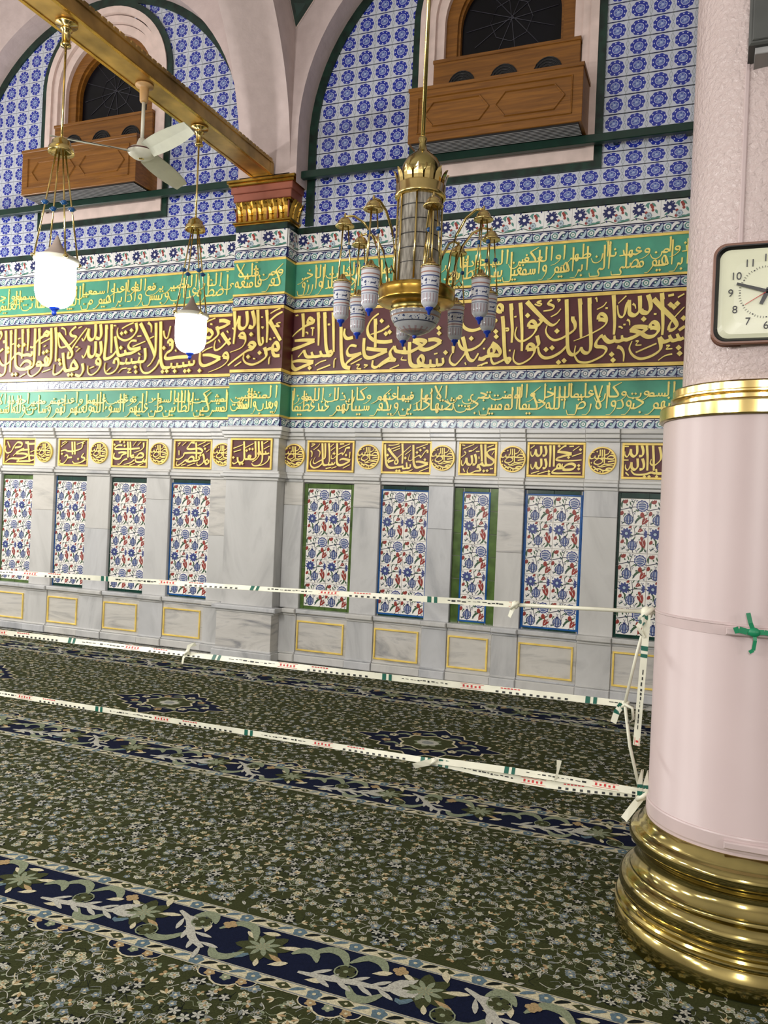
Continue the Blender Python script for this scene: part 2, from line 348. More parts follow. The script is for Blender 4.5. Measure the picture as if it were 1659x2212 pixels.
# ------------------------------------------------------------------ Arabic lettering: pen strokes, joined right to left
# unit = one pen width; entry at (0,0) on the right, every form returns strokes, dots and its advance to the left
TALL = 7.
def loop(cx, cy, r, ry=None):
    ry = ry or r
    return [(cx+r*math.cos(a), cy+ry*math.sin(a)) for a in [PI/2+2*PI*i/8 for i in range(9)]]
def nun_bowl(x): return [(x, -.6), (x-.5, -1.8), (x-1.8, -2.7), (x-3.2, -2.2), (x-3.9, -.4)]
def ba_bowl(x): return [(x, .2), (x-.5, -.5), (x-2.4, -.9), (x-4.4, -.5), (x-5.2, .9)]
def tail(x, y): return [(x-.5, y-1.0), (x-1.7, y-2.1), (x-3.3, y-2.7)]
def letter(ch, r, l):
    s, d = [], []; e = [(0, 0)] if r else []
    if ch in 'اأإآ':
        if r: s.append(([(0, 0), (-.7, .05), (-1.0, .8), (-1.0, TALL*.5), (-1.05, TALL)], 1, .9)); adv = 1.7
        else: s.append(([(-.6, TALL), (-.6, TALL*.5), (-.75, 0)], 1.15, .7)); adv = 1.7
        s.append(([(-.75 if not r else -1.2, TALL), (-.2 if not r else -.6, TALL-1.)], .9, .2))
        if ch == 'أ': s.append(([(-.2, TALL+1.6), (-.9, TALL+1.9), (-.8, TALL+1.2), (-1.4, TALL+1.0)], .4, .3))
    elif ch == 'ل':
        if l:
            x = -.8 if r else -.5
            s.append(([(x, TALL), (x, TALL*.5), (x, .9), (x-.3, .15), (x-1.2, 0)], 1.1, .9)); adv = 1.8 if r else 1.6
            if r: s.append(([(0, 0), (x, 0)], 1, 1))
        else:
            x = -.7; s.append(([(x, TALL), (x, TALL*.4)]+nun_bowl(x), 1.1, .35)); adv = 4.8
            if r: s.append(([(0, 0), (x, 0)], 1, 1))
        s.append(([(x-.1, TALL), (x+.45, TALL-1.)], .9, .2))
    elif ch in 'بتثنيئ' and l:
        h = 1.8 if not r else 1.5
        s.append(([(-.6, h), (-.7, .5), (-1.1, .05), (-1.6, 0)], 1, 1)); adv = 1.6
        if r: s.append(([(0, 0), (-.7, .0), (-1.1, .02)], 1, 1))
        d = {'ب': [(-.9, -1.4)], 'ت': [(-.3, 3), (-1.5, 3)], 'ث': [(-.3, 3), (-1.5, 3), (-.9, 4)], 'ن': [(-.9, 3)], 'ي': [(-.3, -1.4), (-1.5, -1.4)], 'ئ': []}[ch]
    elif ch in 'بتث':
        s.append((e+[(-.3, 1.6)][:0 if r else 1]+ba_bowl(-.4), 1, .35)); adv = 5.9
        d = {'ب': [(-2.8, -2.2)], 'ت': [(-2.2, 1.2), (-3.5, 1.2)], 'ث': [(-2.2, 1.2), (-3.5, 1.2), (-2.8, 2.2)]}[ch]
    elif ch == 'ن':
        s.append((([(0, 0)] if r else [(-.2, 1.6)])+[(-.4, .4)]+nun_bowl(-.5), 1, .35)); adv = 4.6; d = [(-2.4, .1)]
    elif ch in 'يى':
        a = [(0, 0), (-.8, .2)] if r else [(-.4, 1.9), (-1.3, 1.5)]
        s.append((a+[(-1.5, -.4), (-1.0, -1.3), (-1.6, -2.6), (-3.2, -3.0), (-4.8, -2.2), (-5.2, -.8)], 1, .35)); adv = 5.6
        if ch == 'ي': d = [(-2.4, -4.3), (-3.7, -4.3)]
    elif ch in 'جحخ':
        if l:
            s.append(([(-3.0, 2.9), (-1.9, 2.5), (-.2, 1.7)], .8, 1)); s.append(([(-.1, 1.7), (-1.6, .7), (-3.2, 0)], 1, 1)); adv = 3.2
            if r: s.append(([(0, 0), (-1.6, .1), (-2.6, .1)], 1, 1))
        else:
            s.append(([(-3.2, 2.4), (-1.8, 2.3), (-.1, 1.8)], .8, 1))
            s.append(([(-.1, 1.8), (-1.8, .7), (-2.9, -1.2), (-2.4, -2.9), (-.8, -3.5), (.8, -2.9)], 1, .3)); adv = 3.4
            if r: s.append(([(0, 0), (-1.4, .6)], 1, 1))
        d = {'ج': [(-1.4, -1.2)], 'ح': [], 'خ': [(-1.6, 4.2)]}[ch]
    elif ch in 'دذ':
        if r: s.append(([(0, 0), (-.7, .4), (-1.0, 2.5)], 1, .8)); s.append(([(-.7, .6), (-.9, .0), (-2.4, -.2)], 1, .5)); adv = 2.6
        else: s.append(([(-.9, 2.6), (-.2, 1.1), (-.7, .1), (-2.6, .0)], .9, .5)); adv = 2.8
        if ch == 'ذ': d = [(-1.4, 3.6)]
    elif ch in 'رز':
        if r: s.append(([(0, 0), (-.6, .3), (-.9, -.5)]+tail(-.9, -.3)[1:], 1, .2)); adv = 1.9
        else: s.append(([(-.2, 1.5), (-.4, .2)]+tail(-.3, .2), 1, .2)); adv = 1.7
        if ch == 'ز': d = [(-.8, 2.6)]
    elif ch in 'سش':
        x = 0.
        for i in range(3):
            s.append(([(x-.1 if (r or i) else x-.3, 1.5), (x-.25, .3), (x-.7, 0), (x-1.1, .3)], .9, .7)); x -= 1.1
        if r: s.append(([(0, 0), (-.4, .1)], 1, 1))
        if l: s.append(([(x, .3), (x-.3, 0), (x-.8, 0)], .8, 1)); adv = -x+.8
        else: s.append(([(x+.1, 1.3), (x-.1, 0)]+nun_bowl(x-.2), .9, .35)); adv = -x+4.4
        if ch == 'ش': d = [(-1., 2.8), (-2.2, 2.8), (-1.6, 3.8)]
    elif ch in 'صض':
        s.append(([(-3.3, .3), (-2.4, 1.6), (-1.0, 2.1), (-.2, 1.3), (-.9, .3), (-3.2, 0)], .8, 1))
        if r: s.append(([(0, 0), (-1, .1)], 1, 1))
        if l: s.append(([(-3.4, 1.3), (-3.5, .3), (-4.4, 0)], .9, 1)); adv = 4.4
        else: s.append(([(-3.4, 1.3), (-3.5, 0)]+nun_bowl(-3.6), .9, .35)); adv = 7.8
        if ch == 'ض': d = [(-1.6, 3.3)]
    elif ch in 'طظ':
        s.append(([(-3.3, .3), (-2.4, 1.6), (-1.0, 2.1), (-.2, 1.3), (-.9, .3), (-3.4, 0), (-4.0, 0)], .8, 1)); s.append(([(-2.9, TALL), (-3.0, .4)], 1.1, .8)); adv = 4.
        if r: s.append(([(0, 0), (-1, .1)], 1, 1))
        if ch == 'ظ': d = [(-1.2, 3.4)]
    elif ch in 'عغ':
        if r: s.append(([(0, 0), (-1.0, .4), (-1.9, 1.6), (-1.2, 2.0), (-.4, 1.7), (-1.2, .6)], 1, .9)); x = -1.3
        else: s.append(([(-.5, 2.7), (-1.4, 3.2), (-2.0, 2.3), (-1.4, 1.5), (.0, 1.4)], .8, .9)); s.append(([(.0, 1.4), (-1.2, .5)], .9, 1)); x = -1.2
        if l: s.append(([(x, .55), (x-.8, 0), (x-1.4, 0)], 1, 1)); adv = -x+1.4
        else: s.append(([(x, .55), (x-1.4, -.8), (x-1.4, -2.6), (x-.1, -3.4), (x+1.6, -2.9)], 1, .3)); adv = 3.
        if ch == 'غ': d = [(-1., 4.3)]
    elif ch in 'فق':
        cy = 1.5; s.append((loop(-.8, cy, .75), .8, .8))
        if r: s.append(([(0, 0), (-.8, .3)], 1, 1))
        if l: s.append(([(-.1, cy), (-.2, .5), (-.9, .05), (-1.8, 0)], .8, 1)); adv = 1.8
        elif ch == 'ف': s.append(([(-.1, cy)]+ba_bowl(-.4), .9, .35)); adv = 5.9
        else: s.append(([(-.1, cy), (-.3, .2)]+nun_bowl(-.5), .9, .35)); adv = 4.6
        d = [(-.8, 3.4)] if ch == 'ف' else [(-.2, 3.4), (-1.4, 3.4)]
    elif ch == 'ك':
        if l:
            s.append(([(.9, TALL), (-2.3, TALL-2.1)], .5, .9)); s.append(([(-2.3, TALL-2.1), (-.6, 1.9), (-.3, .5), (-1.0, 0), (-2.8, 0)], 1.1, 1)); adv = 2.8
            if r: s.append(([(0, 0), (-1, 0)], 1, 1))
        else:
            s.append(([(-.5, TALL), (-.5, 2)]+ba_bowl(-.6), 1.1, .4)); adv = 6.; s.append(([(-2.2, 3.4), (-3.2, 3.2), (-2.6, 2.4), (-3.4, 1.9)], .5, .4))
            if r: s.append(([(0, 0), (-.6, 0)], 1, 1))
    elif ch == 'م':
        s.append((loop(-.9, .75, .8, .75), .85, .85))
        if r: s.append(([(0, 0), (-.9, .0)], 1, 1))
        if l: s.append(([(-.9, 0), (-2.0, 0)], 1, 1)); adv = 2.
        else: s.append(([(-1.4, .2), (-2.2, -.7), (-3.6, -1.8), (-5.0, -2.4)], 1, .2)); adv = 3.
    elif ch in 'هة':
        if l:
            s.append(([(0, .2), (-.7, 1.9), (-1.6, 2.7), (-2.5, 1.5), (-1.8, .2), (0, .2)] if not r else [(0, 0), (-.9, .6), (-.8, 1.9), (-1.8, 1.5), (-1.5, -.9), (-.8, -.6), (-1.4, .1)], .9, .9))
            if not r: s.append(([(-1.2, 2.2), (-.9, 1.1), (-1.3, .2)], .6, .6))
            s.append(([(-1.2, .05), (-2.9, 0)], 1, 1)); adv = 2.9
        else:
            s.append(([(0, 0), (-.7, .3), (-1.2, 1.9), (-2.1, 1.3), (-2.0, .3), (-1.1, .4)] if r else [(-1., 2.3), (-.2, 1.2), (-.9, .2), (-1.8, .7), (-1.0, 2.3)], .95, .8)); adv = 2.4
        if ch == 'ة': d = [(-.5, 3.3), (-1.7, 3.3)]
    elif ch == 'و':
        s.append((loop(-.8, 1.5, .8), .85, .85)); s.append(([(-.05, 1.4), (-.2, .2)]+tail(-.3, .3), .95, .2)); adv = 2.2
        if r: s.append(([(0, 0), (-.4, .3)], 1, 1))
    elif ch == 'ﻻ':
        s.append(([(-3.4, TALL), (-2.4, 4.), (-.9, 1.2), (-.9, .2), (-1.9, .0), (-2.6, .9)], 1.15, .8)); s.append(([(-.4, TALL), (-1.4, 4.), (-2.6, .9)], .9, .7)); adv = 3.8
        s.append(([(-3.5, TALL), (-2.9, TALL-1.)], .9, .2))
        if r: s.append(([(0, 0), (-1, .1)], 1, 1))
    elif ch == 'ء':
        s.append(([(-.2, 1.8), (-1.0, 2.1), (-.9, 1.3), (-1.7, 1.1)], .6, .5)); adv = 1.8
    else: adv = 1.
    return s, d, adv
NOJOIN = set('اأإآدذرزوءةىﻻ')
def word_strokes(w):
    w = w.replace('لا', 'ﻻ').replace('لأ', 'ﻻ'); join_end = w.endswith('ـ'); w = w.replace('ـ', '')
    x = 0.; st, dt = [], []; prev = False
    for i, ch in enumerate(w):
        last = i == len(w)-1
        l = ch not in NOJOIN and (not last or join_end) and not (not last and w[i+1] == 'ء')
        s, d, adv = letter(ch, prev, l)
        st += [([(a+x, b_) for a, b_ in p], w0, w1) for p, w0, w1 in s]; dt += [(a+x, b_) for a, b_ in d]
        x -= adv; prev = l
        if not l: x -= .5
    return st, dt, x
NIB = math.radians(52)
def ribbon(mb, C, W0, W1, nib, fn, dep, m):
    n = len(C); k = len(mb.v)
    for i, (x, y) in enumerate(C):
        dx = C[min(i+1, n-1)][0]-C[max(i-1, 0)][0]; dy = C[min(i+1, n-1)][1]-C[max(i-1, 0)][1]; dd = math.hypot(dx, dy) or 1
        t = i/(n-1); w = nib*(W0+(W1-W0)*t)*(.42+.62*abs(math.sin(math.atan2(dy, dx)-NIB)))/2
        a = (x-dy/dd*w, y+dx/dd*w); b_ = (x+dy/dd*w, y-dx/dd*w)
        for p, h in ((a, dep+i*2e-5), (b_, dep+i*2e-5), (a, 0), (b_, 0)): mb.v.append(fn(p[0], p[1], h))
    for i in range(n-1):
        q = k+4*i
        mb.face((q+1, q+5, q+4, q), m); mb.face((q, q+4, q+6, q+2), m); mb.face((q+3, q+7, q+5, q+1), m)
    mb.face((k, k+2, k+3, k+1), m); q = k+4*(n-1); mb.face((q+1, q+3, q+2, q), m)
def hash_w(w, x): return sum(ord(c)*(i+3) for i, c in enumerate(w))+int(x*1000)
def diamond(mb, x, y, r, fn, dep, m):
    P = [(x-r, y), (x, y-r), (x+r, y), (x, y+r)]; k = len(mb.v)
    mb.v += [fn(a, b_, dep) for a, b_ in P]+[fn(a, b_, 0) for a, b_ in P]
    mb.face((k, k+1, k+2, k+3), m)
    for i in range(4): j = (i+1) % 4; mb.face((k+i, k+4+i, k+4+j, k+j), m)
def draw(strokes, dots, nib, fn, dep, m='gold_letter', sub=5):
    mb = MB(); dep += (int(abs(strokes[0][0][0][0])*997) % 9)*.0003
    for si, (p, w0, w1) in enumerate(strokes): ribbon(mb, crom(p, sub), w0, w1, nib, fn, dep+si*.0005, m)
    for x, z in dots: diamond(mb, x, z, nib*.6, fn, dep+.008, m)
    return mb
def write(w, xr, xl, base, H, nib, fn, dep, m='gold_letter', sub=4, clip=None):
    """one word as raised strokes between xr (right) and xl (left); fn maps (x along, height, raise) to the wall"""
    st, dt, x_end = word_strokes(w); mb = MB(); dep += (abs(hash_w(w, xr)) % 7)*.0004
    xs = [p[0] for s_ in st for p in s_[0]]; a, b_ = max(xs), min(xs)
    sx = (xr-xl)/max(a-b_, .6); sz = H/TALL
    if len(w) == 1 and w == 'ا': sx = sz; off = (xr+xl)/2+.6*sx
    else: off = xr-a*sx
    cl = (lambda z: z) if clip is None else (lambda z: min(max(z, clip[0]), clip[1]))
    for si, (p, w0, w1) in enumerate(st):
        C = [(off+q[0]*sx, cl(base+q[1]*sz)) for q in crom(p, sub)]
        ribbon(mb, C, w0, w1, nib, fn, dep+si*.0005, m)
    for q in dt: diamond(mb, off+q[0]*sx, cl(base+q[1]*sz), nib*.62, fn, dep+.012, m)
    return mb
# ------------------------------------------------------------------ room shell
W = 7.355                      # plane of the qibla wall
PF = 7.15                      # front of the wall pilasters
AXW = [-6.48, -1.91]           # window axes
PIL = [(-9.145, -8.555), (-4.575, -3.985), (0.0, .59)]
BAYS = [(-8.555, -4.575), (-3.985, 0.0)]
mb = MB()
xs = [-11, AXW[0]-.74, AXW[0]+.74, AXW[1]-.74, AXW[1]+.74, 7]
for i in range(5):
    if i in (1, 3):
        mb.box(xs[i], xs[i+1], W, W+.3, 0, 4.74, 'grout_dark'); mb.box(xs[i], xs[i+1], W, W+.3, 7.04, 8.3, 'grout_dark')
        mb.box(xs[i], xs[i+1], W+.28, W+.3, 4.74, 7.04, 'black_hole')
    else: mb.box(xs[i], xs[i+1], W, W+.3, 0, 8.3, 'grout_dark')
wall = mb.build('wall_back'); wall['kind'] = 'structure'; wall['label'] = 'tiled qibla wall with gilded inscription bands above a grey marble dado'
def struct(name, mb, label=None):
    o = mb.build(name); o['kind'] = 'structure'
    if label: o['label'] = label
    return o
mb = MB(); mb.poly([(-11, -8, -.012), (7, -8, -.012), (7, W, -.012), (-11, W, -.012)], 'marble_pale'); struct('floor', mb)
mb = MB(); mb.poly([(-11, -8, 8.3), (-11, W+.3, 8.3), (7, W+.3, 8.3), (7, -8, 8.3)], 'ceiling_cream'); struct('ceiling', mb)
mb = MB(); mb.box(-11.2, -11, -8, W+.3, 0, 8.3, 'ceiling_cream'); struct('wall_left', mb)
mb = MB(); mb.box(7, 7.2, -8, W+.3, 0, 8.3, 'ceiling_cream'); struct('wall_right', mb)
mb = MB(); mb.box(-11.2, 7.2, -8.2, -8, 0, 8.3, 'ceiling_cream'); struct('wall_front', mb)

def bx(name, parent, x0, x1, y0, y1, z0, z1, m, ch=0.):
    q = MB(); q.box(x0, x1, y0, y1, z0, z1, m, ch=ch); return q.build(name, parent)
def tile_fn(u, v, h): return (u, -h, v)      # tile local: x along, z up, raised towards -y

# ------------------------------------------------------------------ patterned tiles (one mesh each, shared by every copy)
def painted_tile(name, w, h, t, base, paint, eps=.000012):
    q = MB(); q.box(0, w, -t, 0, 0, h, base, ch=.0015)
    paint.to(q, lambda u, v, l: (u, -t-.0004-l, v), eps); return q.mesh(name)
def pome(p, x, y, r, a=0.):
    p.disc(x, y, r, 't_blue_mid', 2, 14, sy=1.08); p.ring(x, y, r*.92, r*1.02, 't_navy', 3, 12)
    for k in (-.5, 0., .5): p.stroke([(x+r*k*.9, y-r*.75), (x+r*k*1.3, y), (x+r*k*.9, y+r*.75)], r*.12, r*.06, 't_white', 3, 2)
    p.stroke([(x-r*.8, y-r*.1), (x, y-r*.35), (x+r*.8, y-r*.1)], r*.1, r*.1, 't_navy', 4, 2)
    for k in (-1, 0, 1): p.petal(x, y+r*.9, PI/2+k*.6, r*.5, r*.25, 't_navy', 3)
def carn(p, x, y, r, a):
    for k in (-1.5, -.5, .5, 1.5): p.petal(x, y, a+k*.42, r, r*.5, 't_red', 3)
    p.petal(x, y, a+PI, r*.6, r*.35, 't_leaf', 3)
def tulip(p, x, y, L, a):
    for k in (-.28, .28, 0): p.petal(x, y, a+k, L*(1 if k == 0 else .9), L*.26, 't_red', 3 if k else 4)
    p.stroke([(x+L*.3*math.cos(a), y+L*.3*math.sin(a)), (x+L*.8*math.cos(a), y+L*.8*math.sin(a))], L*.05, L*.02, 't_cream', 5, 1)
    p.petal(x, y, a+PI, L*.35, L*.16, 't_leaf', 3)
def sprig(p, x, y, s):
    for dx, dy in ((0, 0), (1, .6), (-.8, .9), (.4, -1)): p.disc(x+dx*s, y+dy*s, s*.5, 't_navy', 2, 5)
    p.stroke([(x-s, y-s), (x, y), (x+s*.8, y+s*1.2)], s*.2, s*.1, 't_leaf', 1, 1)
def leafs(p, U, L):
    for x, y, a, n in L: p.petal(x*U, y*U, a, n*U, n*.26*U, 't_leaf', 2)
def floral_A(w):
    p = Paint(); U = w
    p.stroke([(0, .58*U), (.25*U, .64*U), (.5*U, .7*U), (.8*U, .66*U), (U, .58*U)], .03*U, .03*U, 't_stem', 1, 3)
    p.stroke([(.3*U, .02*U), (.46*U, .3*U), (.4*U, .64*U), (.5*U, .98*U)], .03*U, .02*U, 't_stem', 1, 3)
    p.disc(.77*U, .74*U, .215*U, 't_blue', 2, 22, k=11, amp=.05); p.ring(.77*U, .74*U, .15*U, .17*U, 't_white', 3, 12); p.disc(.77*U, .74*U, .145*U, 't_blue_mid', 3, 12)
    for k in (-1, 0, 1): p.stroke([(.6*U, (.74+.08*k)*U), (.77*U, (.78+.08*k)*U), (.94*U, (.73+.08*k)*U)], .02*U, .014*U, 't_white', 4, 2)
    carn(p, .2*U, .82*U, .16*U, 2.0); carn(p, .12*U, .44*U, .14*U, 2.9); carn(p, .7*U, .38*U, .17*U, .3)
    pome(p, .3*U, .22*U, .175*U); tulip(p, .78*U, .04*U, .34*U, 1.0)
    p.stroke([(.52*U, .06*U), (.66*U, .28*U), (.97*U, .44*U)], .01*U, .02*U, 't_leaf', 2, 3, belly=.07*U)
    p.stroke([(.05*U, .64*U), (.03*U, .8*U), (.1*U, .97*U)], .01*U, .01*U, 't_leaf', 2, 2, belly=.06*U)
    leafs(p, U, ((.42, .6, 2.3, .17), (.45, .5, .5, .16), (.38, .72, 1.9, .2), (.5, .85, 2.7, .16), (.52, .62, -.5, .17), (.1, .3, 1.2, .15), (.9, .2, 2.6, .14), (.05, .06, .5, .17), (.6, .5, 1.2, .14)))
    for x, y in ((.56, .14), (.5, .46), (.56, .92), (.07, .1), (.94, .5), (.3, .52), (.4, .95), (.92, .06), (.34, .66)): sprig(p, x*U, y*U, .034*U)
    return p
def floral_B(w):
    p = Paint(); U = w
    p.stroke([(0, .72*U), (.3*U, .6*U), (.6*U, .7*U), (U, .72*U)], .03*U, .03*U, 't_stem', 1, 3)
    p.stroke([(.5*U, .01*U), (.44*U, .3*U), (.55*U, .62*U), (.5*U, .98*U)], .03*U, .02*U, 't_stem', 1, 3)
    p.flower(.24*U, .72*U, .22*U, 10, 't_blue', 't_pale_blue', 2, .2, .46); p.ring(.24*U, .72*U, .07*U, .085*U, 't_navy', 4, 10)
    for k in (-.22, -.08, .08, .22): p.petal(.99*U, (.72-k*.2)*U, PI*(1+k), .15*U, .07*U, 't_blue', 2)
    pome(p, .46*U, .28*U, .17*U); tulip(p, .9*U, .18*U, .38*U, 1.9); tulip(p, .64*U, .78*U, .22*U, .7)
    carn(p, .16*U, .38*U, .13*U, 2.6); carn(p, .4*U, .92*U, .1*U, 2.2); carn(p, .74*U, .52*U, .12*U, .5)
    p.stroke([(.7*U, .02*U), (.84*U, .16*U), (.78*U, .38*U)], .01*U, .01*U, 't_leaf', 2, 3, belly=.07*U)
    p.stroke([(.2*U, .54*U), (.28*U, .46*U), (.26*U, .26*U)], .01*U, .01*U, 't_leaf', 2, 2, belly=.06*U)
    leafs(p, U, ((.5, .6, 2.5, .17), (.56, .7, .3, .17), (.46, .48, .8, .16), (.52, .9, 1., .16), (.1, .5, 1.2, .14), (.85, .8, 2.3, .18), (.64, .1, .8, .15), (.08, .1, .7, .17), (.3, .04, 1., .14)))
    for x, y in ((.1, .14), (.18, .2), (.28, .1), (.72, .94), (.88, .9), (.4, .6), (.62, .08), (.95, .08), (.62, .4), (.06, .92), (.86, .58)): sprig(p, x*U, y*U, .034*U)
    return p
TW = .235
ME_A = painted_tile('floral_tile', TW-.003, TW-.003, .012, 't_cream', floral_A(TW-.004))
ME_B = painted_tile('floral_tile', TW-.003, TW-.003, .012, 't_cream', floral_B(TW-.004))
def scroll_tile(w, h, tint):
    p = Paint()
    p.rect(0.002, w-.002, h-.011, h-.006, 't_white', 1); p.rect(.002, w-.002, .006, .011, 't_white', 1)
    cy = h/2
    p.disc(w*.27, cy, h*.36, 't_pale_blue', 1, 16); p.disc(w*.27, cy, h*.27, tint, 2, 12); p.disc(w*.27, cy, h*.17, 't_white', 3, 10); p.disc(w*.27, cy, h*.075, tint, 4, 6)
    p.stroke([(w*.44, cy-h*.3), (w*.52, cy+h*.05), (w*.66, cy+h*.26), (w*.86, cy+h*.24)], h*.06, h*.06, 't_white', 2, 3, belly=h*.2)
    p.stroke([(w*.99, cy+h*.3), (w*.92, cy), (w*.8, cy-h*.26), (w*.6, cy-h*.2)], h*.06, h*.06, 't_pale_blue', 2, 3, belly=h*.2)
    p.disc(w*.75, cy, h*.13, tint, 3, 8); p.disc(w*.75, cy, h*.06, 't_white', 4, 6)
    p.petal(w*.02, cy+h*.1, .6, h*.3, h*.14, 't_white', 2); p.petal(w*.02, cy-h*.1, -.6, h*.3, h*.14, 't_pale_blue', 2)
    return p
SCW = .158
ME_SC = {k: painted_tile('scroll_tile', SCW-.001, h, .01, 't_navy', scroll_tile(SCW-.001, h, t)) for k, h, t in ((1, .1, 't_teal'), (2, .1, 't_teal'), (3, .095, 't_grey'), (4, .095, 't_teal'))}
def star_tile(w, h):
    p = Paint()
    p.flower(w*.28, h*.62, h*.33, 10, 't_navy', 't_white', 2, .1, .38)
    for x, y in ((.68, .8), (.74, .55), (.52, .45), (.5, .2)): p.disc(w*x, h*y, h*.075, 't_red', 3, 7)
    p.petal(w*.74, h*.58, 1.8, h*.22, h*.16, 't_red', 3)
    for x, y, a, L in ((.46, .75, .6, .3), (.6, .62, 1.9, .28), (.85, .7, 2.4, .3), (.1, .25, .5, .35), (.55, .1, .2, .4), (.75, .12, .3, .35), (.9, .35, 2., .26)): p.petal(w*x, h*y, a, h*L, h*.12, 't_teal', 1)
    p.disc(w*.6, h*.3, h*.17, 't_pale_blue', 2, 12, k=6, amp=.14); p.ring(w*.6, h*.3, h*.13, h*.16, 't_grey', 3, 10); p.disc(w*.6, h*.3, h*.06, 't_grey', 3, 6)
    p.stroke([(0.004, h*.12), (w*.25, h*.2), (w*.5, h*.08), (w*.75, h*.1), (w*.99, h*.14)], h*.04, h*.04, 't_leaf', 1, 3)
    for x, y in ((.06, .5), (.12, .9), (.42, .92), (.22, .12), (.92, .9)): p.petal(w*x, h*y, x*9, h*.14, h*.08, 't_navy', 2)
    return p
STW = .249
ME_ST = painted_tile('flower_frieze_tile', STW-.001, .178, .01, 't_white', star_tile(STW-.001, .178))

